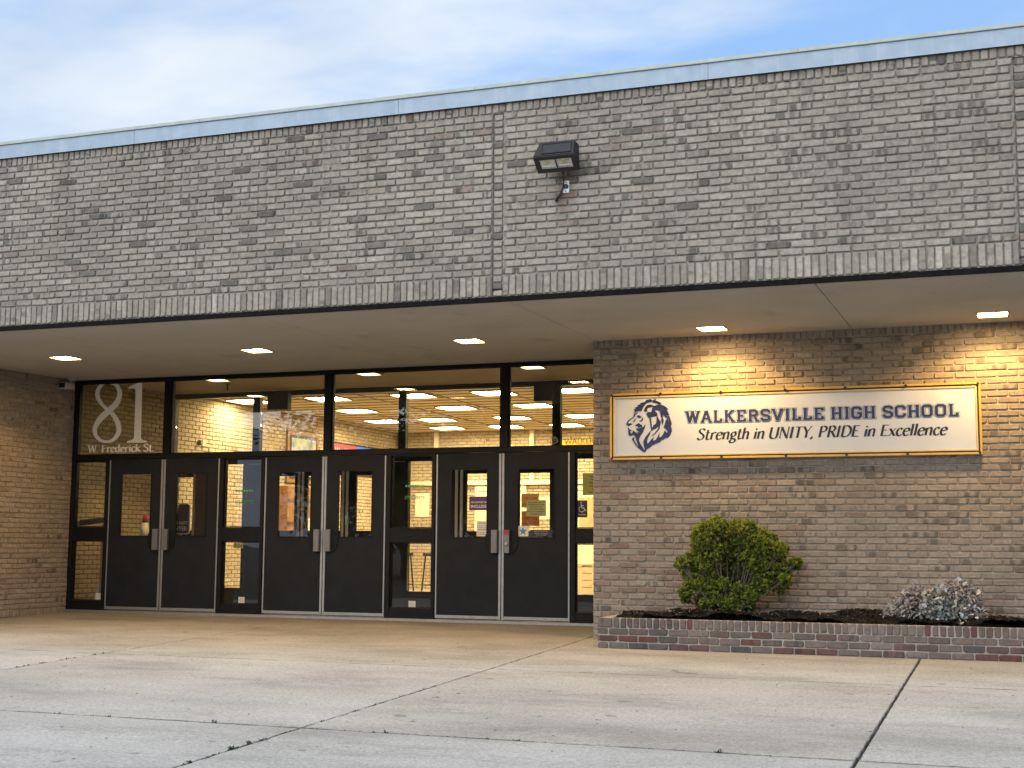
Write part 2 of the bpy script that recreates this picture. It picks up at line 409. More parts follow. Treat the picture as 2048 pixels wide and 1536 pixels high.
# coping: folded metal panels with a drip lip
m, nt, b = newmat('galvanised_coping')
p_ = coords(nt, (3.2, 1, .5)); q_ = coords(nt)
col = ramp(nt, noise(nt, p_, 2.2, 5), [(.3, (.27, .345, .43)), (.6, (.30, .375, .465)), (.8, (.345, .42, .505))])  # blue of the reflected sky is put into the metal's colour
col = mix(nt, ramp(nt, noise(nt, coords(nt, (22, 1, .8)), 1, 2), [(.6, 0.0), (.75, .16)]), col, (.6, .64, .68))
nt.links.new(col, b.inputs['Base Color']); b.inputs['Metallic'].default_value = .3
nt.links.new(ramp(nt, noise(nt, q_, 8, 3), [(.3, .42), (.7, .6)]), b.inputs['Roughness'])
M_COP = m
M_LIP = plain('pale_green_coping_cap', (.34, .40, .375), .5, .2, .1, 8)
cop = empty('coping', (0, YU, 5.13)); put(cop, bld); LOC[cop.name] = Vector((0, YU, 5.13))
xs = [-10.25, -7.2, -4.15, -1.1, 1.95, 5.0, 8.25]
for a, b_ in zip(xs, xs[1:]):
    MB().prism([(YU-.036, 5.126), (YU-.033, 5.131), (YU-.033, 5.284), (YU+.02, 5.290), (YU+.02, 5.283), (YU-.026, 5.277), (YU-.026, 5.131)], 0, a+.0016, b_-.0016).build('coping_panel', M_COP, cop)
xs = [-10.25, -9.45, -6.4, -3.35, -.3, 2.75, 5.8, 8.25]
for a, b_ in zip(xs, xs[1:]):
    MB().prism([(YU-.044, 5.276), (YU-.046, 5.281), (YU-.044, 5.312), (YU+.25, 5.322), (YU+.25, 5.308), (YU-.038, 5.300)], 0, a+.0012, b_-.0012).build('coping_cap', M_LIP, cop)
MB().box(-10.2, 8.2, YU+.205, 13.2, 5.05, 5.25).build('roof', plain('roof_membrane', (.12, .12, .12), .9), bld)

# lintel and soffit
MB().box(-10.2, 8.2, YU-.008, YU+.012, 3.228, 3.2705).box(-10.2, 8.2, YU-.008, YU+.1, 3.222, 3.2278).build('lintel', M_STEEL, bld)
sof = empty('soffit', (-1, -1, 3.25)); put(sof, bld); LOC[sof.name] = Vector((-1, -1, 3.25))
LIGHTS = [(-6.63, -.71), (-4.0, -.55), (-1.3, -.49), (1.47, -.53), (4.255, -.56)]
sx_ = [-10.2, -8.22, -5.42, -2.63, .05, 2.851, 5.6, 8.2]
HS = .152
for a, b_ in zip(sx_, sx_[1:]):
    y0, y1 = YU+.013, (YD+.02 if a < 0 else -.002)
    if b_ == .05: pass
    ls = [(lx, ly) for lx, ly in LIGHTS if a < lx < b_]
    g = .004; mb = MB()
    def strip(x0, x1, ya, yb):
        z0, z1 = soff(ya), soff(yb)
        mb.add([(x0, ya, z0), (x1, ya, z0), (x1, yb, z1), (x0, yb, z1), (x0, ya, z0+.012), (x1, ya, z0+.012), (x1, yb, z1+.012), (x0, yb, z1+.012)],
               [(3, 2, 1, 0), (4, 5, 6, 7), (0, 1, 5, 4), (1, 2, 6, 5), (2, 3, 7, 6), (3, 0, 4, 7)])
    if ls:
        lx, ly = ls[0]
        strip(a+g, lx-HS, y0, y1); strip(lx+HS, b_-g, y0, y1); strip(lx-HS, lx+HS, y0, ly-HS); strip(lx-HS, lx+HS, ly+HS, y1)
    else: strip(a+g, b_-g, y0, y1)
    mb.build('soffit_panel', M_SOFFIT, sof)
mb = MB().box(-10.2, 8.2, YU+.02, 1.53, 3.33, 3.36); mb.build('canopy_deck', plain('dark_void', (.02, .02, .02), .9), bld)

# sign wall, with its return to the doors
ZS0 = 3.77*CO-5*CO
mw = MB().box(.004, 8.2, .004, .25, -.25, 3.36).box(.0045, .25, .25, 1.75, -.25, 3.36)
sgw = mw.build('sign_wall', M_MORTAR2, bld)
br = running(0, 8.2, ZS0, 48, start=1, off=BP/2)+upright(0, 8.2, ZS0+48*CO, .1016, .068)
def signred(A, T):
    lowl = np.clip((1.6-A[:, 1])/.8, 0, 1)*np.clip((2.2-A[:, 0])/2, 0, 1)
    band = np.exp(-((A[:, 1]-1.72)/.16)**2)*np.clip((3.4-A[:, 0])/3, 0, 1)
    r_ = nr.random(len(A))
    T[:, 1] = np.where(r_ < .28*lowl+.25*band, nr.uniform(.2, .55, len(A)), T[:, 1]); T[:, 0] = np.where(A[:, 1] < 1.6, T[:, 0]*.93, T[:, 0])
    return T
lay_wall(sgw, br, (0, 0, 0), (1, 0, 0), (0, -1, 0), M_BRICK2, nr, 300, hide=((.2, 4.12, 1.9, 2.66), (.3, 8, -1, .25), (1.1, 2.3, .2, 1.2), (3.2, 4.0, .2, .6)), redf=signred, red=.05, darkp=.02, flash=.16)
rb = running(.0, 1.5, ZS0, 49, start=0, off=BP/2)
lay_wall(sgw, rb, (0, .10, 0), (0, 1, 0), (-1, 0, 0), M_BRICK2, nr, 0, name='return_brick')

# side wall on the left of the entrance, running on indoors as the vestibule and lobby wall
sdw = MB().box(XL-.25, XL-.004, -2.82, YD+.05, -.3, 3.36).build('side_wall', M_MORTAR2, bld)
br = upright(-2.82, YD+.04, -.035, .1016, .068)+running(-2.82, YD+.04, .0666, 48, off=.05)
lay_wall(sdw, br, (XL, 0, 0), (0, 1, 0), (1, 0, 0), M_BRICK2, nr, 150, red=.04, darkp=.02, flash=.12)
# ---------------------------------------------------------------- entrance frames and doors
def glass_mat(name, tintc=(.975, .985, .98)):
    m = bpy.data.materials.new(name); m.use_nodes = True; nt = m.node_tree; nt.nodes.clear()
    o = nt.nodes.new('ShaderNodeOutputMaterial'); t = nt.nodes.new('ShaderNodeBsdfTransparent'); g = nt.nodes.new('ShaderNodeBsdfGlossy')
    t.inputs[0].default_value = tintc+(1,); g.inputs['Roughness'].default_value = .0
    f = nt.nodes.new('ShaderNodeFresnel'); f.inputs[0].default_value = 1.52
    v = coords(nt); n = noise(nt, v, 1.3, 2); bp = nt.nodes.new('ShaderNodeBump'); bp.inputs['Strength'].default_value = .02; bp.inputs['Distance'].default_value = .05
    nt.links.new(n, bp.inputs['Height']); nt.links.new(bp.outputs[0], g.inputs['Normal'])
    k = math_(nt, 'MULTIPLY', f.outputs[0], 1.0, True)
    m_ = nt.nodes.new('ShaderNodeMixShader'); nt.links.new(k, m_.inputs[0]); nt.links.new(t.outputs[0], m_.inputs[1]); nt.links.new(g.outputs[0], m_.inputs[2])
    nt.links.new(m_.outputs[0], o.inputs[0]); return m
M_GLASS = glass_mat('clear_glass')
X0, PW, SW = -7.5772, 1.8026, .7045
PAIRS = [X0+i*(PW+SW) for i in range(3)]
ZD0, ZDT = .0426, 2.129
def entrance(parent, y, ztop, name, doorname, inner=False):
    fr = empty(name, (-4, y, .04)); put(fr, parent); LOC[fr.name] = Vector((-4, y, .04))
    d0, d1 = y, y+.115
    def bar(nm, *a): return box(nm, M_BLACK, fr, *a, c=.003)
    xl, xr = XL+.004, -.006
    zh = ztop-.05
    bar('header', xl, xr, d0, d1, zh, ztop-.002)
    bar('transom_bar', xl, xr, d0-.002, d1, 2.134, 2.193)
    bar('jamb', xl, xl+.062, d0+.002, d1-.002, .02, zh); bar('jamb', xr-.06, xr, d0+.002, d1-.002, .02, zh)
    mull = [p+PW/2+.03 for p in PAIRS]
    for mx_ in mull: bar('mullion', mx_-.055, mx_+.055, d0+.003, d1-.003, 2.194, zh)
    ed = [xl+.062]+mull+[xr-.06]
    for a, b_ in zip(ed, ed[1:]):
        a2 = a if a == ed[0] else a+.055; b2 = b_ if b_ == ed[-1] else b_-.055
        box('transom_pane', M_GLASS, fr, a2, b2, d0+.05, d0+.056, 2.195, zh)
        for q in ((a2, a2+.014, 2.195, zh), (b2-.014, b2, 2.195, zh), (a2+.014, b2-.014, 2.195, 2.208), (a2+.014, b2-.014, zh-.012, zh)):
            box('glazing_bead', M_BLACK, fr, q[0], q[1], d0+.03, d0+.0495, q[2], q[3])
    sl = [(xl+.062, PAIRS[0]), (PAIRS[0]+PW, PAIRS[1]), (PAIRS[1]+PW, PAIRS[2]), (PAIRS[2]+PW, xr-.06)]
    for k, (a, b_) in enumerate(sl):
        if k > 0: bar('sidelight_post', a+.006, a+.072, d0+.001, d1-.001, .02, 2.132)
        if k < 3: bar('sidelight_post', b_-.052, b_-.006, d0+.001, d1-.001, .02, 2.132)
        a2 = a if k == 0 else a+.073; b2 = b_-.053 if k < 3 else b_
        bar('sidelight_rail', a2, b2, d0+.004, d1-.004, .99, 1.178); bar('sidelight_rail', a2, b2, d0+.004, d1-.004, .02, .158); bar('sidelight_rail', a2, b2, d0+.004, d1-.004, 2.108, 2.132)
        for z0, z1 in ((.16, .989), (1.18, 2.106)):
            box('sidelight_pane', M_GLASS, fr, a2, b2, d0+.05, d0+.056, z0, z1)
            for q in ((a2, a2+.012, z0, z1), (b2-.012, b2, z0, z1), (a2+.012, b2-.012, z0, z0+.012), (a2+.012, b2-.012, z1-.012, z1)):
                box('glazing_bead', M_BLACK, fr, q[0], q[1], d0+.032, d0+.0495, q[2], q[3])
    box('threshold', M_ALU, fr, xl, xr, d0-.05, d1+.03, -.03, .03, c=.004)
    # door leaves
    for i, p in enumerate(PAIRS):
        for s in (0, 1):
            a = p+.004+s*PW/2; b_ = p+PW/2-.006+s*PW/2+(.002 if s else 0)
            wx0, wx1 = (p+.2, p+.712) if s == 0 else (p+PW/2+.204, p+PW/2+.708)
            wz0, wz1 = 1.05, 1.932
            y0, y1 = d0+.022, d0+.066
            lf = MB()
            for q in ((a, wx0, ZD0, ZDT), (wx1, b_, ZD0, ZDT), (wx0, wx1, ZD0, wz0), (wx0, wx1, wz1, ZDT)): lf.box(q[0], q[1], y0, y1, q[2], q[3])
            d = lf.build(doorname, M_DOOR, parent)
            for q in ((wx0, wx0+.014, wz0, wz1), (wx1-.014, wx1, wz0, wz1), (wx0+.014, wx1-.014, wz0, wz0+.014), (wx0+.014, wx1-.014, wz1-.014, wz1)):
                box('window_bead', M_BLACK, d, q[0], q[1], y0-.005, y0+.018, q[2], q[3])
            box('window_pane', M_GLASS, d, wx0+.002, wx1-.002, y0+.019, y0+.025, wz0+.002, wz1-.002)
            hx, mx_ = (a, b_) if s == 0 else (b_, a); sg = 1 if s == 0 else -1
            st = lambda nm, x0, x1, z0, z1, dep=.006: box(nm, M_ALU, d, min(x0, x1), max(x0, x1), y0-dep, y0-.0005, z0, z1, c=.0015)
            st('hinge_strip', hx, hx+sg*.02, ZD0, ZDT-.012); st('meeting_strip', mx_-sg*.03, mx_, ZD0, ZDT-.012, .009); st('bottom_strip', hx+sg*.021, mx_-sg*.031, ZD0+.004, ZD0+.042)
            for q in (.12, .35, .6, .82):
                X = hx+sg*(abs(mx_-hx)*q)
                MB().tube([(X, y0-.006, ZD0+.022), (X, y0-.0085, ZD0+.022)], .005, 6).build('screw', M_GREYPULL, d)
            if inner:
                # panic bar on the lobby side shows as a dark band
                box('push_bar', M_BLACK, d, a+.06, b_-.06, y1+.002, y1+.05, .93, 1.03, c=.006); continue
            # pull: grey box with a dished black grip behind it
            px0, px1 = (mx_-.118, mx_-.036) if s == 0 else (mx_+.036, mx_+.118)
            locked = (i == 2 and s == 1)
            h = box('pull_handle', M_GREYPULL, d, px0, px1, y0-.055, y0-.001, .866, 1.158, c=.006)
            cxx = px0 if s == 0 else px1
            arc = [(cxx-sg*.165*math.cos(t)*0.62, 1.012+.146*math.sin(t)) for t in [math.radians(-84+12*j) for j in range(15)]]
            poly = arc+[(cxx, 1.145), (cxx, .879)]
            MB().prism(poly, 1, y0-.010, y0-.001).build('grip_plate', M_BLACK, h)
            if locked:
                box('lock_tag', plain('red_lock_tag', (.35, .02, .02), .4), h, px0+.015, px1-.012, y0-.06, y0-.0555, 1.095, 1.15)
                MB().tube([(px0+.045, y0-.055, .985), (px0+.045, y0-.07, .985)], .017, 14).build('lock_cylinder', M_ALU, h)
    return fr
M_GLASSD = M_GLASS
of = entrance(bld, YD, soff(YD)-.001, 'entrance_frame', 'entrance_door')
inf = empty('inner_frame', (-4, YI, .04)); put(inf, bld); LOC[inf.name] = Vector((-4, YI, .04))
def ibar(nm, x0, x1, z0, z1, dy=0.0): return box(nm, M_BLACK, inf, x0, x1, YI+dy, YI+.11-dy, z0, z1, c=.003)
ibar('header', XL+.004, -.006, 3.25, 3.328); ibar('transom_bar', XL+.004, -.006, 2.195, 2.29, .001); ibar('jamb', XL+.004, XL+.05, .03, 3.249, .002); ibar('jamb', -.06, -.006, .03, 3.249, .002)
im = [-6.68, -4.18, -1.75]
for x in im: ibar('mullion', x-.06, x+.06, 2.291, 3.249, .003)
ie = [XL+.05]+im+[-.06]
for i, (a, b_) in enumerate(zip(ie, ie[1:])): box('transom_pane', M_GLASS, inf, a+(.061 if i else .001), b_-(.061 if i < 3 else .001), YI+.05, YI+.056, 2.292, 3.248)
for a, b_ in ((-7.24, -6.89), (-4.07, -3.67), (-1.47, -.9)):
    ibar('sidelight_post', a-.05, a, .03, 2.194, .001); ibar('sidelight_post', b_, b_+.05, .03, 2.194, .001)
    for z0, z1 in ((.03, .28), (1.01, 1.20)): ibar('sidelight_rail', a+.001, b_-.001, z0, z1, .004)
    for z0, z1 in ((.281, 1.009), (1.201, 2.193)): box('sidelight_pane', M_GLASS, inf, a+.001, b_-.001, YI+.05, YI+.056, z0, z1)
# leaves: left, right, window left, window right, aluminium strips
for a, b_, w0, w1, strips in ((XL+.055, -7.30, -8.09, -7.80, (-7.775,)), (-6.83, -5.875, -6.30, -5.98, (-5.905,)), (-5.865, -5.115, -5.76, -5.19, (-5.835, -5.15)), (-5.105, -4.13, -4.93, -4.62, (-5.075,)),
                              (-3.61, -3.255, -3.56, -3.5, (-3.29,)), (-3.245, -2.44, -3.135, -2.78, (-3.21,)), (-2.43, -1.53, -2.31, -1.85, ()), (-.84, -.07, -.7, -.25, ())):
    lf = MB()
    for q in ((a, w0, .045, 2.19), (w1, b_, .045, 2.19), (w0, w1, .045, 1.165), (w0, w1, 2.0, 2.19)): lf.box(q[0], q[1], YI+.022, YI+.066, q[2], q[3])
    d = lf.build('inner_door', M_DOOR, bld)
    box('window_pane', M_GLASS, d, w0+.001, w1-.001, YI+.04, YI+.046, 1.166, 1.999)
    for sx2 in strips: box('meeting_strip', M_ALU, d, sx2-.022, sx2+.022, YI+.012, YI+.0215, .05, 2.18, c=.002)
    if b_-a > .5: box('push_bar', M_BLACK, d, a+.06, b_-.06, YI+.068, YI+.12, .93, 1.03, c=.006)
for a, b_ in ((-6.42, -6.06), (-2.05, -1.76)): box('operator_box', M_BLACK, inf, a, b_, YI-.12, YI-.002, 3.02, 3.275, c=.006)

# ---------------------------------------------------------------- indoors
M_VCEIL = plain('vestibule_ceiling', (.42, .36, .27), .85, 0, .06, 3)
M_FLOOR, nt, b = newmat('polished_lobby_floor')
v = coords(nt); nt.links.new(ramp(nt, noise(nt, v, 18, 5), [(.3, (.36, .29, .19)), (.7, (.44, .36, .24))]), b.inputs['Base Color']); b.inputs['Roughness'].default_value = .22
M_CEIL = plain('lobby_ceiling_tile', (.50, .42, .29), .9, 0, .08, 40)
M_GRID = plain('ceiling_grid_bar', (.16, .12, .075), .7)
M_CREAM = plain('cream_trim', (.74, .66, .48), .6, 0, .04)
room = bld
XR, YB = 3.2, 12.4
MB().box(XL-.1, XR, YD+.12, YB, -.1, .035).build('lobby_floor', M_FLOOR, room)
MB().box(XL-.05, -.0, YD+.117, YI+.0, 3.332, 3.36).build('vestibule_ceiling', M_VCEIL, room)
lc = MB().box(XL-.05, XR, YI+.118, YB, 3.372, 3.40).build('lobby_ceiling', M_CEIL, room)
for k in range(19): box('grid_bar', M_GRID, lc, XL, XR, YI+.35+k*.41, YI+.378+k*.41, 3.362, 3.3715)
for k in range(9): box('grid_bar', M_GRID, lc, -8.0+k*1.22, -7.975+k*1.22, YI+.12, YB, 3.3615, 3.371)
iw = MB().box(XL-.25, XL-.004, YD+.13, YB+.2, -.1, 3.40).build('lobby_side_wall', M_MORTARI, room)
lay_wall(iw, running(YD+.14, YB, .036, 50, off=.02), (XL, 0, 0), (0, 1, 0), (1, 0, 0), M_BRICKI, nr, 90, red=.01, darkp=.0, flash=.03)
bw = MB().box(XL, XR+.2, YB+.004, YB+.2, -.1, 3.40).build('lobby_back_wall', M_MORTARI, room)
lay_wall(bw, running(XL, XR, .036, 50, off=.02), (0, YB, 0), (1, 0, 0), (0, -1, 0), M_BRICKI, nr, 60, red=.01, darkp=.0, flash=.03)
MB().box(XR, XR+.2, YI, YB+.2, -.1, 3.4).build('lobby_right_wall', plain('painted_wall', (.6, .5, .34), .8), room)
MB().box(.26, XR+.2, YI-.1, YI+.11, -.1, 3.4).build('lobby_front_wall', M_CREAM, room)
MB().box(-.004, .25, YD+.25, YI+.2, -.1, 3.4).build('vestibule_right_wall', M_CREAM, room)
# cream door surrounds and columns on the back wall
for (a, b_) in ((-6.35, -5.2), (-4.3, -3.3)):
    df = empty('lobby_doorway', (a, YB, .04)); put(df, room); LOC[df.name] = Vector((a, YB, .04))
    box('door_panel', M_CREAM, df, a+.08, b_-.08, YB-.03, YB-.012, .04, 2.1); box('door_surround', M_CREAM, df, a, a+.08, YB-.06, YB-.012, .04, 2.2)
    box('door_surround', M_CREAM, df, b_-.08, b_, YB-.06, YB-.012, .04, 2.2); box('door_surround', M_CREAM, df, a+.08, b_-.08, YB-.06, YB-.012, 2.1, 2.2)
    box('door_window', plain('brick_seen_through_door', (.46, .33, .17), .6), df, a+.25, b_-.25, YB-.036, YB-.031, 1.2, 1.95)
for x in (-8.05, -7.3, -5.75, -5.12, -2.9): box('wall_post', M_CREAM, bw, x, x+.09, YB-.09, YB-.013, 2.25, 3.36, c=.004)
box('back_wall_beam', M_CREAM, bw, XL+.01, XR, YB-.1, YB-.013, 2.22, 2.30)
# light panels
LW = (1.0, .80, .47)
M_LAMP = emit('soffit_lens', (1.0, .66, .29), 44.0)
M_LAMPV = emit('vestibule_lens', (1.0, .80, .42), 6.0)
M_LAMPI = emit('lobby_panel', (1.0, .77, .41), 38.0)
M_TRIM = plain('light_trim', (.25, .22, .17), .5)
def light_unit(name, half, lens, depth=.02, trimw=.014):
    r = empty(name)
    MB().add([(-half, -half, depth*.25), (half, -half, depth*.25), (half, half, depth*.25), (-half, half, depth*.25)], [(3, 2, 1, 0)]).build('lens', lens, r, local=True)
    h, t = half, trimw
    fr = MB()
    for q in ((-h-t, h+t, -h-t, -h), (-h-t, h+t, h, h+t), (-h-t, -h, -h, h), (h, h+t, -h, h)): fr.box(q[0], q[1], q[2], q[3], -.006, depth)
    fr.build('trim', M_TRIM, r, local=True)
    MB().box(-h-t+.001, h+t-.001, -h-t+.001, h+t-.001, depth+.001, depth+.03).build('housing', M_BLACK, r, local=True)
    return r
LB = ['square lit soffit light nearest the left brick side wall', 'square lit soffit light in front of the left pair of entrance doors', 'square lit soffit light in front of the right pair of entrance doors',
      'square lit soffit light above the lion on the sign', 'square lit soffit light above the right end of the sign']
proto = light_unit('soffit_light', .137, M_LAMP)
for i, (x, y) in enumerate(LIGHTS):
    o = proto if i == 0 else copy_tree(proto)
    o.location = (x, y, soff(y)-.001); tag(o, LB[i], 'ceiling light', 'lights in the overhang')
    if i == 0:
        ld = bpy.data.lights.new('soffit_lamp', 'SPOT'); ld.energy = 82; ld.color = (1.0, .60, .21); ld.spot_size = math.radians(146); ld.spot_blend = .35; ld.shadow_soft_size = .08
        lo_ = bpy.data.objects.new('soffit_lamp', ld); C.objects.link(lo_); lo_.parent = o; lo_.location = (0, 0, -.012)
LB = ['lit vestibule ceiling light behind the left transom window', 'lit vestibule ceiling light behind the middle transom window', 'lit vestibule ceiling light behind the transom window nearest the sign wall']
proto = light_unit('vestibule_light', .14, M_LAMPV)
for i, x in enumerate((-6.40, -3.97, -1.56)):
    o = proto if i == 0 else copy_tree(proto)
    if i == 0:
        ld = bpy.data.lights.new('vestibule_lamp', 'SPOT'); ld.energy = 105; ld.color = (1.0, .66, .27); ld.spot_size = math.radians(106); ld.spot_blend = .35; ld.shadow_soft_size = .08
        lo_ = bpy.data.objects.new('vestibule_lamp', ld); C.objects.link(lo_); lo_.parent = o; lo_.location = (0, 0, -.012)
    o.location = (x, 2.38, 3.331-.019); tag(o, LB[i], 'ceiling light', 'lights in the vestibule')
proto = light_unit('lobby_light', .29, M_LAMPI); first = True
RW = ['first', 'second', 'third', 'fourth']; NMB = ['first', 'second', 'third', 'fourth', 'fifth', 'sixth']
for r_, (y, xs) in enumerate(((5.5, (-7.75, -6.25, -4.7, -3.3, -1.95, -.5)), (7.55, (-6.75, -4.8, -3.35, -1.7)), (9.6, (-7.2, -6.05, -4.5, -3.1)), (11.4, (-6.6, -5.3, -4.0)))):
    for i, x in enumerate(xs):
        o = proto if first else copy_tree(proto); first = False
        o.location = (x, y, 3.372-.019)
        tag(o, f'bright lobby ceiling panel, {NMB[i]} from the left in the {RW[r_]} row behind the glass', 'ceiling light', 'lights in the lobby')
# outlines traced on the sign board and on the transom pane, metres
G8=[[-7.666, 3.235, 0.0379], [-7.549, 3.193, 0.0523], [-7.49, 3.116, 0.0708], [-7.482, 3.037, 0.0809], [-7.525, 2.932, 0.091], [-7.656, 2.822, 0.0944], [-7.798, 2.711, 0.0944], [-7.871, 2.598, 0.0775], [-7.873, 2.527, 0.0708], [-7.838, 2.456, 0.0556], [-7.761, 2.404, 0.0421], [-7.666, 2.384, 0.0354], [-7.558, 2.411, 0.0489], [-7.479, 2.501, 0.0775], [-7.471, 2.589, 0.0826], [-7.525, 2.704, 0.0759], [-7.613, 2.798, 0.0556], [-7.722, 2.876, 0.0489], [-7.817, 2.976, 0.0624], [-7.858, 3.057, 0.0725], [-7.846, 3.137, 0.0674], [-7.791, 3.202, 0.0506], [-7.729, 3.229, 0.0405]]
G1=[[-7.107, 3.251], [-7.094, 2.458], [-7.09, 2.423], [-7.061, 2.395], [-6.994, 2.387], [-6.995, 2.361], [-7.327, 2.364], [-7.325, 2.386], [-7.246, 2.399], [-7.213, 2.426], [-7.208, 2.46], [-7.212, 3.081], [-7.223, 3.125], [-7.265, 3.142], [-7.316, 3.126], [-7.343, 3.142], [-7.336, 3.153], [-7.205, 3.199]]
LION={
 'top':[[0.489, 2.459], [0.513, 2.466], [0.506, 2.482], [0.54, 2.49], [0.535, 2.507], [0.572, 2.517], [0.566, 2.529], [0.608, 2.538], [0.637, 2.561], [0.673, 2.569], [0.693, 2.559], [0.684, 2.541], [0.651, 2.538], [0.623, 2.524], [0.608, 2.503], [0.588, 2.477], [0.579, 2.456], [0.57, 2.441], [0.536, 2.449], [0.511, 2.437], [0.491, 2.42], [0.504, 2.447]],
 'tuft':[[0.698, 2.552], [0.739, 2.572], [0.73, 2.553], [0.766, 2.538], [0.791, 2.524], [0.795, 2.512], [0.769, 2.515], [0.737, 2.53], [0.703, 2.537]],
 'ear':[[0.606, 2.447], [0.622, 2.483], [0.645, 2.505], [0.68, 2.508], [0.723, 2.495], [0.687, 2.487], [0.654, 2.481], [0.635, 2.463], [0.639, 2.44], [0.619, 2.436]],
 'back':[[0.715, 2.493], [0.765, 2.504], [0.815, 2.498], [0.851, 2.476], [0.873, 2.455], [0.855, 2.448], [0.869, 2.427], [0.883, 2.394], [0.861, 2.391], [0.829, 2.395], [0.793, 2.4], [0.788, 2.429], [0.765, 2.447], [0.731, 2.452], [0.722, 2.442], [0.739, 2.422], [0.753, 2.406], [0.752, 2.387], [0.722, 2.382], [0.679, 2.375], [0.658, 2.367], [0.643, 2.39], [0.636, 2.413], [0.651, 2.428], [0.681, 2.424], [0.695, 2.439], [0.7, 2.467]],
 'curl':[[0.747, 2.392], [0.768, 2.346], [0.777, 2.301], [0.758, 2.266], [0.725, 2.243], [0.695, 2.235], [0.71, 2.277], [0.74, 2.298], [0.752, 2.333]],
 'side':[[0.85, 2.33], [0.867, 2.352], [0.888, 2.31], [0.868, 2.385], [0.885, 2.378], [0.897, 2.342], [0.912, 2.294], [0.902, 2.266], [0.913, 2.233], [0.904, 2.218], [0.915, 2.219], [0.895, 2.171], [0.871, 2.146], [0.866, 2.177], [0.869, 2.217], [0.85, 2.24], [0.827, 2.26], [0.841, 2.289]],
 'bottom':[[0.871, 2.146], [0.834, 2.142], [0.827, 2.128], [0.8, 2.123], [0.784, 2.101], [0.736, 2.082], [0.713, 2.075], [0.683, 2.061], [0.677, 2.047], [0.65, 2.035], [0.627, 2.018], [0.62, 2.0], [0.609, 1.993], [0.614, 2.029], [0.604, 2.064], [0.599, 2.113], [0.622, 2.154], [0.651, 2.189], [0.68, 2.223], [0.665, 2.18], [0.643, 2.146], [0.633, 2.111], [0.642, 2.077], [0.665, 2.098], [0.685, 2.125], [0.713, 2.152], [0.698, 2.111], [0.735, 2.117], [0.758, 2.152], [0.779, 2.2], [0.77, 2.144], [0.8, 2.151], [0.827, 2.192], [0.836, 2.219], [0.866, 2.184]],
 'jaw':[[0.427, 2.22], [0.435, 2.228], [0.45, 2.204], [0.459, 2.193], [0.474, 2.196], [0.482, 2.227], [0.507, 2.204], [0.543, 2.19], [0.52, 2.218], [0.559, 2.203], [0.528, 2.233], [0.515, 2.248], [0.565, 2.253], [0.601, 2.267], [0.621, 2.301], [0.611, 2.265], [0.586, 2.204], [0.565, 2.177], [0.549, 2.149], [0.542, 2.121], [0.556, 2.086], [0.581, 2.044], [0.61, 2.0], [0.605, 1.99], [0.57, 2.013], [0.545, 2.044], [0.534, 2.079], [0.52, 2.122], [0.506, 2.164], [0.484, 2.185], [0.455, 2.173], [0.434, 2.179]],
 'beard':[[0.47, 2.128], [0.476, 2.149], [0.49, 2.154], [0.486, 2.129], [0.502, 2.097], [0.52, 2.066], [0.556, 2.027], [0.57, 2.013], [0.534, 2.043], [0.505, 2.08], [0.483, 2.119]],
 'nose':[[0.404, 2.306], [0.456, 2.308], [0.467, 2.302], [0.443, 2.291], [0.434, 2.283], [0.414, 2.292]],
 'brow':[[0.525, 2.39], [0.547, 2.395], [0.573, 2.379], [0.564, 2.371], [0.54, 2.373]],
 'eye':[[0.555, 2.329], [0.579, 2.344], [0.587, 2.366], [0.593, 2.356], [0.583, 2.336], [0.567, 2.328]],
 'cheek':[[0.506, 2.288], [0.542, 2.307], [0.558, 2.296], [0.58, 2.284], [0.578, 2.266], [0.535, 2.264], [0.544, 2.275], [0.514, 2.281]],
 'mouth':[[0.418, 2.267], [0.434, 2.246], [0.448, 2.235], [0.466, 2.228], [0.448, 2.227], [0.431, 2.235]],
 'strand':[[0.679, 2.364], [0.687, 2.292], [0.695, 2.228], [0.69, 2.228], [0.68, 2.293], [0.67, 2.363]],
 'strand2':[[0.755, 2.374], [0.789, 2.314], [0.777, 2.245], [0.725, 2.186], [0.685, 2.164], [0.721, 2.19], [0.768, 2.247], [0.779, 2.313]],
 'nline':[[0.407, 2.312], [0.433, 2.348], [0.494, 2.385], [0.491, 2.38], [0.437, 2.343], [0.413, 2.31]],
 'fline':[[0.486, 2.329], [0.498, 2.352], [0.515, 2.364], [0.504, 2.349], [0.492, 2.328]],
 'fore':[[0.489, 2.388], [0.495, 2.409], [0.536, 2.436], [0.527, 2.422], [0.505, 2.406], [0.498, 2.387]],
 'mane2':[[0.793, 2.396], [0.816, 2.387], [0.812, 2.359], [0.823, 2.331], [0.815, 2.289], [0.801, 2.331], [0.806, 2.359]],
 'mane3':[[0.826, 2.395], [0.85, 2.386], [0.873, 2.357], [0.85, 2.368]],
}
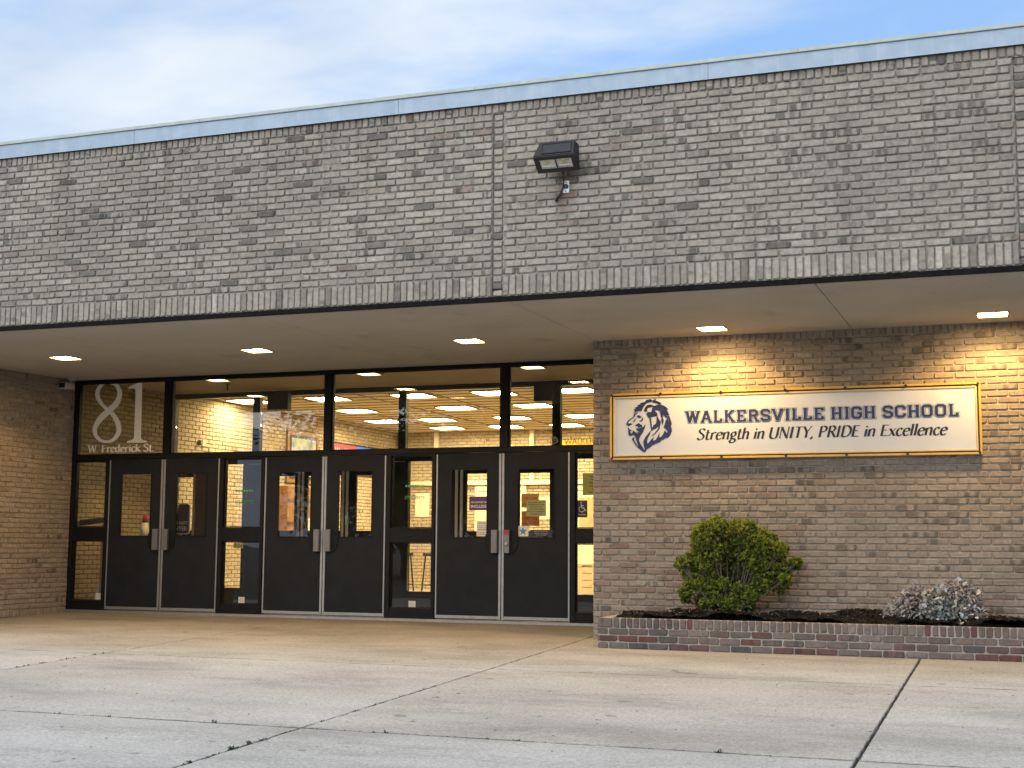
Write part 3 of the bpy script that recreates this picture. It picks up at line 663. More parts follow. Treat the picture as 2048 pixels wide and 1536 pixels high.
# ---------------------------------------------------------------- lettering
def catmull(pts, n=7):
    P = [np.array(p, float) for p in pts]; P = [2*P[0]-P[1]]+P+[2*P[-1]-P[-2]]; out = []
    for i in range(1, len(P)-2):
        for k in range(n):
            t = k/n; a, b, c, d = P[i-1:i+3]
            out.append(.5*((2*b)+(-a+c)*t+(2*a-5*b+4*c-d)*t*t+(-a+3*b-3*c+d)*t**3))
    out.append(P[-2]); return out
def ribbon(pts, wid, ext=0.0, closed=False):
    """flat ribbon along pts with full widths wid -> (verts2d, quads)"""
    P = [np.array(p, float) for p in pts]; n = len(P)
    if not closed and ext:
        P[0] = P[0]-(P[1]-P[0])/np.linalg.norm(P[1]-P[0])*ext; P[-1] = P[-1]+(P[-1]-P[-2])/np.linalg.norm(P[-1]-P[-2])*ext
    L_, R_ = [], []
    for i in range(n):
        a = P[i-1] if (i > 0 or closed) else None; c = P[(i+1) % n] if (i < n-1 or closed) else None
        d1 = None if a is None else (P[i]-a)/max(1e-9, np.linalg.norm(P[i]-a)); d2 = None if c is None else (c-P[i])/max(1e-9, np.linalg.norm(c-P[i]))
        d = d2 if d1 is None else (d1 if d2 is None else d1+d2); d = d/max(1e-9, np.linalg.norm(d))
        nrm = np.array([-d[1], d[0]]); k = 1.0
        if d1 is not None and d2 is not None: k = min(1.6, 1/max(.4, float(np.dot(nrm, np.array([-d1[1], d1[0]])))))
        L_.append(P[i]+nrm*wid[i]/2*k); R_.append(P[i]-nrm*wid[i]/2*k)
    v = L_+R_; m = n if closed else n-1
    return v, [(i+n, (i+1) % n+n, (i+1) % n, i) for i in range(m)]
ROM = {
 'S': (.6, [('c', [(.5,.84),(.4,.97),(.26,1.0),(.12,.9),(.12,.74),(.28,.57),(.45,.42),(.49,.22),(.38,.04),(.2,0),(.04,.16)])]),
 't': (.38, [('c', [(.15,.9),(.14,.3),(.16,.07),(.24,.0),(.36,.08)]), ('h', [(.02,.64),(.33,.64)])]),
 'r': (.44, [('l', [(.12,.64),(.12,0)]), ('c', [(.12,.42),(.2,.57),(.3,.65),(.42,.6)])]),
 'e': (.5, [('c', [(.08,.36),(.42,.42),(.4,.58),(.27,.66),(.12,.55),(.06,.3),(.14,.06),(.28,0),(.44,.12)])]),
 'n': (.57, [('l', [(.1,.64),(.1,0)]), ('c', [(.1,.44),(.2,.6),(.32,.66),(.42,.56),(.43,.3),(.43,.06),(.5,.01)])]),
 'g': (.52, [('c', [(.42,.62),(.26,.66),(.1,.53),(.1,.34),(.24,.24),(.38,.34),(.4,.5),(.3,.64)]), ('c', [(.2,.24),(.12,.1),(.36,.02),(.46,-.12),(.34,-.3),(.14,-.3),(.06,-.16),(.18,0)])]),
 'h': (.57, [('l', [(.1,1.02),(.1,0)]), ('c', [(.1,.44),(.2,.6),(.32,.66),(.42,.56),(.43,.3),(.43,.06),(.5,.01)])]),
 'i': (.26, [('l', [(.12,.64),(.12,0)]), ('d', [(.12,.86)])]),
 'x': (.5, [('l', [(.05,.64),(.42,0)]), ('h', [(.42,.64),(.05,0)])]),
 'c': (.46, [('c', [(.4,.54),(.27,.66),(.12,.56),(.06,.3),(.14,.06),(.28,0),(.42,.12)])]),
 'l': (.26, [('l', [(.12,1.02),(.12,0)])]),
 'd': (.57, [('c', [(.42,.58),(.25,.66),(.1,.54),(.07,.3),(.15,.06),(.27,0),(.42,.14)]), ('l', [(.43,1.02),(.43,0)])]),
 'k': (.54, [('l', [(.1,1.02),(.1,0)]), ('h', [(.42,.64),(.12,.3)]), ('l', [(.2,.38),(.47,0)])]),
 'U': (.74, [('c', [(.1,1),(.1,.5),(.1,.25),(.2,.04),(.36,0),(.54,.06),(.6,.25),(.6,.5),(.6,1)])]),
 'N': (.76, [('h', [(.1,0),(.1,1)]), ('l', [(.1,1),(.62,0)]), ('h', [(.62,0),(.62,1)])]),
 'I': (.32, [('l', [(.14,1),(.14,0)])]),
 'T': (.62, [('l', [(.3,1),(.3,0)]), ('h', [(.03,.97),(.57,.97)])]),
 'Y': (.6, [('l', [(.04,1),(.3,.48)]), ('h', [(.56,1),(.3,.48)]), ('l', [(.3,.5),(.3,0)])]),
 ',': (.26, [('c', [(.1,.06),(.14,.0),(.06,-.16)])]), '.': (.24, [('d', [(.1,.05)])]),
 'P': (.62, [('l', [(.13,1),(.13,0)]), ('c', [(.13,.96),(.38,.98),(.53,.76),(.4,.52),(.13,.5)])]),
 'R': (.66, [('l', [(.13,1),(.13,0)]), ('c', [(.13,.96),(.38,.98),(.52,.76),(.4,.54),(.13,.52)]), ('l', [(.3,.52),(.6,0)])]),
 'D': (.76, [('l', [(.13,1),(.13,0)]), ('c', [(.13,.96),(.44,.96),(.66,.7),(.66,.3),(.44,.04),(.13,.04)])]),
 'E': (.6, [('l', [(.13,1),(.13,0)]), ('h', [(.13,.96),(.52,.96)]), ('h', [(.13,.52),(.44,.52)]), ('h', [(.13,.04),(.54,.04)])]),
 'F': (.57, [('l', [(.13,1),(.13,0)]), ('h', [(.13,.96),(.52,.96)]), ('h', [(.13,.52),(.42,.52)])]),
 'W': (.95, [('l', [(.05,1),(.27,0)]), ('h', [(.27,0),(.47,.97)]), ('l', [(.47,.97),(.69,0)]), ('h', [(.69,0),(.89,1)])]), ' ': (.3, []),
}
def roman(text, slant=0.0, thick=.135, thin=.045, serif=True):
    """-> list of (verts2d, quads), advance width, in cap heights"""
    x = 0; out = []
    for ch in text:
        adv, st = ROM[ch]
        for kind, pts in st:
            if kind == 'd':
                r = .075; out.append(([np.array([x+pts[0][0]+r*math.cos(a), pts[0][1]+r*math.sin(a)]) for a in [k*math.pi/4 for k in range(8)]], [tuple(range(8))])); continue
            if kind == 'c': q = catmull(pts)
            else: q = [np.array(p, float) for p in pts]
            q = [p+np.array([x, 0]) for p in q]
            wid = []
            for i in range(len(q)):
                d = q[min(i+1, len(q)-1)]-q[max(i-1, 0)]; a = math.atan2(d[1], d[0])
                s = abs(math.sin(a-math.radians(20))); wid.append(thin+(thick-thin)*s if kind == 'c' else (thin*1.15 if kind == 'h' else thick))
            out.append(ribbon(q, wid))
            if serif and kind in 'lh' and abs(pts[0][1]-pts[-1][1]) > .3:
                for e in (pts[0], pts[-1]):
                    if abs(e[1]) < .01 or e[1] > .6:
                        yy = e[1]+(.02 if e[1] < .3 else -.02)
                        hl = .13 if not slant else .085
                        out.append(ribbon([(x+e[0]-hl, yy), (x+e[0]+hl, yy)], [.042, .042]))
        x += adv
    if slant: out = [([np.array([p[0]+p[1]*slant, p[1]]) for p in v], f) for v, f in out]
    return out, x
BLK = {
 'W': (1.06, [('b', [(.12,.98),(.32,.02)]), ('b', [(.32,.02),(.52,.94)]), ('b', [(.52,.94),(.72,.02)]), ('b', [(.72,.02),(.92,.98)]), ('s', (.12,1)), ('s', (.92,1)), ('s', (.52,1))]),
 'A': (.86, [('b', [(.14,.02),(.40,.98)]), ('b', [(.42,.98),(.68,.02)]), ('t', [(.22,.34),(.6,.34)]), ('s', (.14,0)), ('s', (.68,0)), ('s', (.41,1))]),
 'L': (.74, [('b', [(.2,.98),(.2,.02)]), ('t', [(.06,.07),(.64,.07)]), ('b', [(.57,0),(.57,.3)]), ('s', (.2,1))]),
 'K': (.86, [('b', [(.2,.98),(.2,.02)]), ('b', [(.62,.98),(.26,.44)]), ('b', [(.36,.56),(.66,.02)]), ('s', (.2,1)), ('s', (.2,0)), ('s', (.66,0)), ('s', (.63,1))]),
 'E': (.78, [('b', [(.2,.98),(.2,.02)]), ('t', [(.06,.07),(.66,.07)]), ('t', [(.06,.93),(.66,.93)]), ('t', [(.2,.5),(.5,.5)]), ('b', [(.6,0),(.6,.28)]), ('b', [(.6,1),(.6,.74)])]),
 'R': (.84, [('b', [(.2,.98),(.2,.02)]), ('b', [(.1,.91),(.52,.91),(.63,.8),(.63,.6),(.52,.49),(.2,.49)]), ('b', [(.48,.48),(.64,.02)]), ('s', (.2,0)), ('s', (.68,0))]),
 'S': (.78, [('b', [(.63,.7),(.63,.8),(.52,.91),(.24,.91),(.13,.8),(.13,.64),(.24,.54),(.52,.46),(.63,.36),(.63,.2),(.52,.09),(.24,.09),(.13,.2),(.13,.3)])]),
 'V': (.86, [('b', [(.13,.98),(.41,.02)]), ('b', [(.41,.02),(.69,.98)]), ('s', (.13,1)), ('s', (.69,1))]),
 'I': (.46, [('b', [(.22,.98),(.22,.02)]), ('s', (.22,1)), ('s', (.22,0))]),
 'H': (.86, [('b', [(.19,.98),(.19,.02)]), ('b', [(.64,.98),(.64,.02)]), ('t', [(.19,.5),(.64,.5)]), ('s', (.19,1)), ('s', (.19,0)), ('s', (.64,1)), ('s', (.64,0))]),
 'G': (.82, [('b', [(.65,.68),(.65,.8),(.54,.91),(.24,.91),(.13,.8),(.13,.2),(.24,.09),(.54,.09),(.65,.2),(.65,.44),(.42,.44)])]),
 'C': (.82, [('b', [(.65,.66),(.65,.8),(.54,.91),(.24,.91),(.13,.8),(.13,.2),(.24,.09),(.54,.09),(.65,.2),(.65,.34)])]),
 'O': (.84, [('o', [(.54,.91),(.24,.91),(.13,.8),(.13,.2),(.24,.09),(.54,.09),(.65,.2),(.65,.8)])]), ' ': (.34, []),
}
def block(text, grow=0.0):
    x = 0; out = []
    for ch in text:
        adv, st = BLK[ch]
        for k, p in st:
            if k == 's': q = [(p[0]-.13, p[1]+(.06 if p[1] < .5 else -.06)), (p[0]+.13, p[1]+(.06 if p[1] < .5 else -.06))]; wd = .12
            else: q = p; wd = .19 if k in 'bo' else .14
            q = [(a+x, b_) for a, b_ in q]
            out.append(ribbon(q, [wd+2*grow]*len(q), grow, k == 'o'))
        x += adv
    return out, x
def flat(parts, sx, sz, ox, oz, y, step=.00006, dirn=-1):
    """2D pieces -> vertical sheets facing -Y, each a hair in front of the one before it"""
    mb = MB()
    for i, (v, f) in enumerate(parts):
        yy = y+dirn*step*(i % 40)
        mb.add([(ox+p[0]*sx, yy, oz+p[1]*sz) for p in v], f)
    return mb
def facing(mb):
    """turn every face to -Y"""
    V = [Vector(a) for a in mb.v]; F = []
    for f in mb.f:
        n = Vector((0, 0, 0))
        for i in range(len(f)):
            a, b_ = V[f[i]], V[f[(i+1) % len(f)]]; n += a.cross(b_)
        F.append(f if n.y < 0 else tuple(f[::-1]))
    mb.f = F; return mb
def words_mesh(lines, x0, x1, z0, z1, y, fill=.8, bold=False):
    """plain sans lettering fitted into a rectangle, one line under another"""
    mb = MB(); n = len(lines); lh = (z1-z0)/n
    for i, s in enumerate(lines):
        if not s: continue
        cu = bpy.data.curves.new('lettering', 'FONT'); cu.body = s; cu.size = 1; cu.resolution_u = 2
        if bold: cu.offset = .012
        ob = bpy.data.objects.new('lettering', cu); C.objects.link(ob)
        dg = bpy.context.evaluated_depsgraph_get(); me = bpy.data.meshes.new_from_object(ob.evaluated_get(dg))
        co = [v.co.copy() for v in me.vertices]; fs = [tuple(p.vertices) for p in me.polygons]
        bpy.data.objects.remove(ob); bpy.data.curves.remove(cu); bpy.data.meshes.remove(me)
        if not co: continue
        a, b_ = min(c_.x for c_ in co), max(c_.x for c_ in co)
        k = min((x1-x0)/max(1e-6, b_-a), lh*fill/.72); w_ = (b_-a)*k; ox = (x0+x1)/2-w_/2
        zb = z1-(i+1)*lh+lh*(1-fill)/2+.02*lh
        mb.add([(ox+(c_.x-a)*k, y, zb+c_.y*k) for c_ in co], fs)
    return facing(mb)

# ---------------------------------------------------------------- the sign board
M_SIGN, nt, b = newmat('white_sign_face')
v = coords(nt); nt.links.new(ramp(nt, noise(nt, v, 2.2, 4), [(.3, (.50, .55, .61)), (.7, (.55, .595, .65))]), b.inputs['Base Color']); b.inputs['Roughness'].default_value = .38
M_GOLD = plain('gold_sign_frame', (.56, .36, .085), .42, .1, .12, 12)
M_GOLD2 = plain('pale_gold_bevel', (.62, .47, .22), .45, .1, .1, 12)
M_NAVY = plain('navy_print', (.016, .026, .10), .5, 0, .1)
M_SLATE = plain('slate_outline_print', (.15, .16, .22), .5, 0, .1)
M_INK = plain('black_print', (.012, .011, .011), .5, 0, .1)
M_CHAR = plain('black_bolt', (.012, .012, .013), .5)
SX0, SX1, SZ0, SZ1 = .216, 4.110, 1.909, 2.643
sg_ = empty('school_sign', (2.16, -.03, 1.91), 'long white school name sign with lion head and gold frame on brick wall', 'sign')
box('panel', M_SIGN, sg_, SX0+.012, SX1-.012, -.058, -.022, SZ0+.012, SZ1-.012)
box('backing_rail', M_CHAR, sg_, SX0+.2, SX1-.2, -.0215, -.010, SZ0+.2, SZ0+.24); box('backing_rail', M_CHAR, sg_, SX0+.2, SX1-.2, -.0215, -.010, SZ1-.24, SZ1-.2)
def rect_frame(nm, mat, o, wd, y0, y1, c=.002):
    a0, a1, b0, b1 = SX0+o, SX1-o, SZ0+o, SZ1-o
    box(nm, mat, sg_, a0, a1, y0, y1, b1-wd, b1, c=c); box(nm, mat, sg_, a0, a1, y0, y1, b0, b0+wd, c=c)
    box(nm, mat, sg_, a0, a0+wd, y0, y1, b0+wd, b1-wd, c=c); box(nm, mat, sg_, a1-wd, a1, y0, y1, b0+wd, b1-wd, c=c)
rect_frame('outer_frame', M_GOLD, 0, .022, -.075, -.012)
rect_frame('frame_groove', M_CHAR, .0225, .015, -.0605, -.059, 0)
rect_frame('inner_bevel', M_GOLD2, .038, .018, -.068, -.0585)
for x in (.24, .797, 1.46, 2.146, 2.773, 3.383, 4.085):
    for z in (SZ1-.016, SZ0+.016):
        MB().tube([(x, -.0755, z), (x, -.086, z)], .0135, 10).build('bolt', M_CHAR, sg_)
T1 = 'WALKERSVILLE HIGH SCHOOL'
_, wdt = block(T1)
k1 = (3.905-1.066)/wdt; xw = 1.066
for wd_ in T1.split(' '):
    for nm, grow, mat, yy in (('title_outline', .07, M_SLATE, -.0587), ('title_gap', .04, M_SIGN, -.0615), ('title_lettering', .0, M_NAVY, -.0645)):
        facing(flat(block(wd_, grow)[0], k1, .128, xw, 2.300, yy)).build(nm, mat, sg_)
    xw += k1*(block(wd_)[1]+BLK[' '][0])
ln_, wdt = roman('Strength in UNITY, PRIDE in Excellence', slant=.2, thick=.165, thin=.06)
k2 = (3.782-1.185)/(wdt+.1)
facing(flat(ln_, k2, .118, 1.185, 2.113, -.0588)).build('motto_lettering', M_INK, sg_)
em = MB()
for i, (k, pts) in enumerate(LION.items()):
    em.add([(p[0], -.0589-.00012*i, p[1]) for p in pts], [tuple(range(len(pts)))])
    rv, rf = ribbon(pts, [.0075]*len(pts), 0, True); em.add([(p[0], -.0619-.00006*i, p[1]) for p in rv], rf)
facing(em).build('lion_emblem', M_NAVY, sg_)

# ---------------------------------------------------------------- street number on the glass
M_DECAL = plain('pale_grey_vinyl', (.86, .84, .80), .6, 0, .03)
num = empty('street_number', (-7.4, YD+.05, 2.2), 'large pale number 81 with street name on glass above the left doors', 'house number')
yg = YD+.0478
n8 = len(G8); 
def sub8(a, b_):
    P = [G8[i % n8] for i in range(a, b_+1)]
    pts = catmull([(p[0], p[1]) for p in P], 5); ws = catmull([(p[2], 0) for p in P], 5)
    return ribbon(pts, [float(q[0]) for q in ws])
facing(flat([sub8(0, 11), sub8(11, n8)], 1, 1, 0, 0, yg, step=.0004)).build('digit_eight', M_DECAL, num)
facing(MB().add([(p[0], yg, p[1]) for p in G1], [tuple(range(len(G1)))])).build('digit_one', M_DECAL, num)
ln_, wdt = roman('W. Frederick St.', thick=.16, thin=.07)
facing(flat(ln_, (7.98-6.86)/wdt, .105, -7.98, 2.236, yg)).build('street_name', M_DECAL, num)

# ---------------------------------------------------------------- floodlight and junction plate on the upper wall
M_FIX = plain('black_fixture_paint', (.010, .0115, .016), .45, 0, .15, 12, spec=.25)
M_REFL, nt, b = newmat('floodlight_reflector'); b.inputs['Base Color'].default_value = (.42, .43, .40, 1); b.inputs['Metallic'].default_value = .75; b.inputs['Roughness'].default_value = .35
nt.links.new(ramp(nt, noise(nt, coords(nt), 22, 3), [(.35, (.3, .31, .29)), (.65, (.6, .6, .56))]), b.inputs['Base Color'])
fl = empty('floodlight', (.57, YU, 4.5), 'black boxy floodlight with two lens panes mounted high on the brick wall', 'floodlight')
xa, xb = .375, .768
# cross-section (y, z): wall side top, front top, front edge, underside
Q1, Q2, Q3, Q4 = (-2.955, 4.622), (-3.085, 4.626), (-3.125, 4.494), (-2.965, 4.380)
body = MB()
v = []
for x, ins in ((xa, 0), (xb, 0)):
    v += [(x+(.05 if x == xa else -.004), Q1[0], Q1[1]), (x+(.05 if x == xa else -.004), Q2[0], Q2[1]), (x, Q3[0], Q3[1]), (x+.006, Q4[0], Q4[1])]
body.add(v, [(0, 1, 2, 3), (7, 6, 5, 4), (0, 4, 5, 1), (1, 5, 6, 2), (2, 6, 7, 3), (3, 7, 4, 0)])
fb = body.build('housing', M_FIX, fl); md = fb.modifiers.new('bevel', 'BEVEL'); md.width = .006; md.segments = 2
fxd = Vector((0, Q3[0]-Q2[0], Q3[1]-Q2[1])); fxd.normalize(); fn = Vector((0, fxd.z, -fxd.y)); fn = fn if fn.y < 0 else -fn
def on_face(A, d, n, x, t, o): return (x, A[0]+d.y*t+n.y*o, A[1]+d.z*t+n.z*o)
def slab(A, d, n, x0, x1, t0, t1, o0, o1):
    vv = [on_face(A, d, n, x, t, o) for o in (o0, o1) for x, t in ((x0, t0), (x1, t0), (x1, t1), (x0, t1))]
    return vv, [(0, 1, 2, 3), (7, 6, 5, 4), (0, 4, 5, 1), (1, 5, 6, 2), (2, 6, 7, 3), (3, 7, 4, 0)]
mb = MB()
for q in ((.455, .735, .012, .018), (.455, .735, .112, .118), (.455, .461, .018, .112), (.729, .735, .018, .112)): mb.add(*slab(Q2, fxd, fn, q[0], q[1], q[2], q[3], .001, .007))
mb.build('cover_rim', M_FIX, fl)
MB().add(*slab(Q2, fxd, fn, .462, .728, .019, .111, .0008, .002)).build('cover_plate', plain('dull_cover_plate', (.022, .026, .034), .5, 0, .2, 12, spec=.25), fl)
for k in range(14):
    if 6 <= k <= 7: continue
    x = .468+k*.0185; MB().add(*slab(Q2, fxd, fn, x, x+.008, .094, .109, .0022, .004)).build('vent_slot', M_CHAR, fl)
lxd = Vector((0, Q4[0]-Q3[0], Q4[1]-Q3[1])); ll = lxd.length; lxd.normalize(); lnn = Vector((0, lxd.z, -lxd.y)); lnn = lnn if lnn.z < 0 else -lnn
for a, b_ in ((.425, .572), (.582, .728)):
    o = MB().add(*slab(Q3, lxd, lnn, a, b_, .045, ll-.045, .0008, .003)).build('lens_pane', M_REFL, fl)
    MB().add(*slab(Q3, lxd, lnn, a+.012, b_-.006, ll-.085, ll-.072, .0032, .009)).build('lamp_tube', M_WHITE, o)
    MB().add(*slab(Q3, lxd, lnn, a+.06, a+.085, .062, .085, .0032, .006)).build('led_chip', plain('yellow_led', (.5, .42, .08), .4), o)
mb = MB()
for q in ((.375, .77, .004, .044), (.375, .77, ll-.044, ll-.003), (.376, .424, .0445, ll-.0445), (.573, .581, .0445, ll-.0445), (.729, .769, .0445, ll-.0445)): mb.add(*slab(Q3, lxd, lnn, q[0], q[1], q[2], q[3], .001, .008))
mb.build('lens_bezel', M_CHAR, fl)
MB().tube([(.58, -2.97, 4.47), (.58, YU-.01, 4.44)], .03, 10).build('mounting_arm', M_FIX, fl)
MB().tube([(.605, -2.96, 4.40), (.604, -2.93, 4.35), (.60, -2.90, 4.30), (.588, -2.885, 4.25), (.56, -2.88, 4.19), (.513, -2.875, 4.125)], [.007, .007, .007, .008, .011, .011], 8).build('cable', M_CHAR, fl, smooth=True)
jb = empty('junction_plate', (.61, YU, 4.2), 'small white electrical plate with round black knockout below the floodlight', 'electrical box')
box('plate', M_WHITE, jb, .578, .641, YU-.020, YU-.009, 4.203, 4.317, c=.003)
MB().tube([(.611, YU-.0205, 4.262), (.611, YU-.034, 4.262)], [.024, .019], 14).build('cable_gland', M_CHAR, jb)
for z in (4.216, 4.304): MB().tube([(.610, YU-.0205, z), (.610, YU-.024, z)], .006, 8).build('screw', M_CHAR, jb)

# ---------------------------------------------------------------- security camera in the corner
sc_ = empty('security_camera', (-8.1, 1.25, 3.26), 'small grey dome bullet camera in the corner under the overhang', 'security camera')
M_CAMG = plain('grey_camera_body', (.42, .41, .39), .5)
MB().tube([(-8.09, 1.26, soff(1.26)-.001), (-8.09, 1.26, soff(1.26)-.022)], [.062, .058], 14).build('mount_base', M_CAMG, sc_)
MB().tube([(-8.09, 1.26, soff(1.26)-.02), (-8.085, 1.25, 3.19)], .02, 8).build('neck', M_CAMG, sc_)
hd = MB().box(-8.14, -8.03, 1.08, 1.28, 3.105, 3.195, c=.012).build('body', M_CAMG, sc_)
box('lens_hood', M_CHAR, sc_, -8.13, -8.04, 1.062, 1.079, 3.12, 3.185, c=.004)
# ---------------------------------------------------------------- pavement
def concrete(name, k, warm):
    m, nt, b = newmat(name); v = coords(nt)
    c0 = (.385*k, .37*k, .338*k) if warm else (.38*k, .37*k, .348*k)
    base = ramp(nt, noise(nt, v, .55, 6, .6), [(.28, tuple(c*.80 for c in c0)), (.5, c0), (.75, tuple(c*1.13 for c in c0))])
    sp = noise(nt, v, 62, 3, .8)
    base = mix(nt, 1.0, base, ramp(nt, sp, [(.3, .42), (.44, .97), (.56, 1.0), (.7, 1.4)]), 'MULTIPLY')
    base = mix(nt, 1.0, base, ramp(nt, noise(nt, v, 38, 3), [(.3, .80), (.6, 1.07)]), 'MULTIPLY')
    # brown traffic wear towards the doors, with the overhang's shade painted in
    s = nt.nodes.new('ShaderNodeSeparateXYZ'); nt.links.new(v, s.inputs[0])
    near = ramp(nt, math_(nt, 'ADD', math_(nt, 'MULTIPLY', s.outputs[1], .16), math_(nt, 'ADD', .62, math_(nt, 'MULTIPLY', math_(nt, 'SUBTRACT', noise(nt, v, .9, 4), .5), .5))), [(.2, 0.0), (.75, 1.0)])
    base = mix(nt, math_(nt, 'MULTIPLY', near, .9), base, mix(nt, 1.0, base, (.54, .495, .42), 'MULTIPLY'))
    st = noise(nt, coords(nt, (1, 2.2, 1)), 1.7, 5)
    base = mix(nt, ramp(nt, st, [(.6, 0.0), (.72, .35)]), base, mix(nt, 1.0, base, (.66, .65, .63), 'MULTIPLY'))
    gum = ramp(nt, noise(nt, v, 4.3, 1, .2), [(.195, 1.0), (.215, 0.0)])
    base = mix(nt, math_(nt, 'MULTIPLY', gum, .5), base, (.11, .105, .095))
    lg = ramp(nt, noise(nt, coords(nt, (.5, 1.4, 1)), .8, 7, .68), [(.38, .80), (.5, 1.0), (.64, 1.10)])
    base = mix(nt, 1.0, base, lg, 'MULTIPLY')
    sp2 = ramp(nt, noise(nt, v, 17, 2), [(.245, 1.0), (.265, 0.0)])
    base = mix(nt, math_(nt, 'MULTIPLY', sp2, .7), base, (.06, .055, .05))
    # dirt lodged along the joints
    jag = math_(nt, 'MULTIPLY', math_(nt, 'SUBTRACT', noise(nt, v, 6, 4, .7), .5), .05)
    for ax, c_, wd in ((1, -6.41, .024), (1, -2.95, .018), (1, -9.87, .03), (0, -.07, .012), (0, 3.508, .014), (0, -4.22, .009)):
        dj = math_(nt, 'ADD', math_(nt, 'ABSOLUTE', math_(nt, 'SUBTRACT', s.outputs[ax], c_)), jag)
        base = mix(nt, ramp(nt, dj, [(wd*.35, .8), (wd, 0.0)]), base, (.075, .068, .055))
    nt.links.new(base, b.inputs['Base Color']); b.inputs['Roughness'].default_value = .88; b.inputs['Specular IOR Level'].default_value = .3
    bump(nt, b, math_(nt, 'ADD', sp, noise(nt, v, 30, 3)), .5, .005)
    return m
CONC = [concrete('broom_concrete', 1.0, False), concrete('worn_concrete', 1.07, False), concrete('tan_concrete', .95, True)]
M_JOINT = plain('joint_dirt', (.035, .032, .026), .95, 0, .4, 40)
pvj = MB().add([(-13, -17, gz(-17)-.035), (12, -17, gz(-17)-.035), (12, 1.7, gz(1.7)-.035), (-13, 1.7, gz(1.7)-.035)], [(0, 1, 2, 3)]).build('pavement', M_JOINT)
tag(pvj, kind='structure')
gx = [-12.6, -8.25, -4.22, -.07, 3.508, 7.1, 11.5]; gw = [.004, .004, .003, .005, .0075, .005, .004]
gy = [-17, -13.3, -9.87, -6.41, -2.95, 1.62]
for i in range(len(gx)-1):
    for j in range(len(gy)-1):
        x0, x1 = gx[i]+gw[i], gx[i+1]-gw[i+1]; y0, y1 = gy[j]+.0045, gy[j+1]-.0045
        # arris worn unevenly along the joints
        nseg = 40; mb = MB(); vv = []; k = 0
        def P(x, y, dz): return (x, y, gz(y)+dz)
        ring = [(x0+(x1-x0)*t/nseg, y0) for t in range(nseg)]+[(x1, y0+(y1-y0)*t/nseg) for t in range(nseg)]+[(x1-(x1-x0)*t/nseg, y1) for t in range(nseg)]+[(x0, y1-(y1-y0)*t/nseg) for t in range(nseg)]
        n = len(ring); cxm, cym = (x0+x1)/2, (y0+y1)/2
        lo = [P(x, y, -.05) for x, y in ring]
        e1 = [P(x+(.004*rnd.random())*(1 if x < cxm else -1), y+(.004*rnd.random()**2)*(1 if y < cym else -1), -.006) for x, y in ring]
        e2 = [P(x+(.006+.012*rnd.random()**4)*(1 if x < cxm else -1), y+(.006+.014*rnd.random()**4)*(1 if y < cym else -1), 0) for x, y in ring]
        mb.add(lo+e1+e2, [(a+r*n, (a+1) % n+r*n, (a+1) % n+(r+1)*n, a+(r+1)*n) for r in range(2) for a in range(n)]+[tuple(range(2*n, 3*n))])
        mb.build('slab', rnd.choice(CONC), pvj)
gnd_ = MB().add([(-400, -420, -.62), (400, -420, -.62), (400, 300, -.62), (-400, 300, -.62)], [(0, 1, 2, 3)]).build('ground', plain('asphalt_and_lawn', (.06, .062, .058), .95, 0, .25, .05)); tag(gnd_, kind='structure')
# litter: twigs, grit and leaf crumbs on the slabs
mb = MB()
for _ in range(520):
    x, y = rnd.uniform(-6, 6), rnd.uniform(-9, 1.2)
    if x > .2 and y > -1.0: continue
    L_ = rnd.uniform(.006, .03)*(1 if rnd.random() < .85 else 1.7); a = rnd.uniform(0, 6.28); w_ = L_*rnd.uniform(.15, .45); z = gz(y)+.002
    c_, s_ = math.cos(a), math.sin(a)
    mb.add([(x+c_*L_*p-s_*w_*q, y+s_*L_*p+c_*w_*q, z+h) for p, q, h in ((-.5, 0, 0), (0, -.5, .003), (.5, 0, .001), (0, .5, .004))], [(0, 1, 2, 3)])
tag(mb.build('leaf_litter', plain('dry_leaf_crumbs', (.06, .048, .034), .9, 0, .5, 30)), 'dark twigs and leaf crumbs scattered on the pavement', 'litter', kind='stuff')
# weeds in the joints
mb = MB()
def tuft(x, y, n, h):
    for _ in range(n):
        a = rnd.uniform(0, 6.28); l_ = h*rnd.uniform(.5, 1.1); lean = rnd.uniform(.3, 1.0); bx_, by_ = x+rnd.gauss(0, h*.35), y+rnd.gauss(0, .006)
        dx_, dy_ = math.cos(a)*lean*l_, math.sin(a)*lean*l_; w_ = rnd.uniform(.002, .005)+l_*.05; z = gz(by_)-.01
        px_, py_ = -math.sin(a)*w_, math.cos(a)*w_
        mb.add([(bx_-px_*.5, by_-py_*.5, z), (bx_+px_*.5, by_+py_*.5, z), (bx_+dx_*.5+px_, by_+dy_*.5+py_, z+l_*.7), (bx_+dx_, by_+dy_, z+l_), (bx_+dx_*.5-px_, by_+dy_*.5-py_, z+l_*.7)], [(0, 1, 2, 3, 4)])
for k in range(70): tuft(-.07+rnd.gauss(0, .004), rnd.uniform(-7.9, -4.2), rnd.randint(2, 6), rnd.uniform(.008, .02))
for y, n, h in ((-7.25, 22, .032), (-7.05, 18, .028), (-6.9, 14, .026), (-6.6, 8, .02), (-7.7, 12, .026), (-5.3, 8, .022), (-4.2, 8, .02)): tuft(-.07, y, n, h)
for k in range(90): tuft(rnd.choice([rnd.uniform(-2.6, -.3), rnd.uniform(-.2, 1.6), rnd.uniform(1.6, 3.4)]), -6.41+rnd.gauss(0, .003), rnd.randint(2, 6), rnd.uniform(.008, .018))
for x, n, h in ((-.72, 4, .05), (.55, 12, .03), (1.25, 10, .022), (2.72, 10, .034), (-1.6, 8, .022), (-2.0, 8, .02), (1.45, 8, .02)): tuft(x, -6.41, n, h)
for k in range(12): tuft(-4.22, rnd.uniform(-4.4, -2.9), rnd.randint(3, 6), .025)
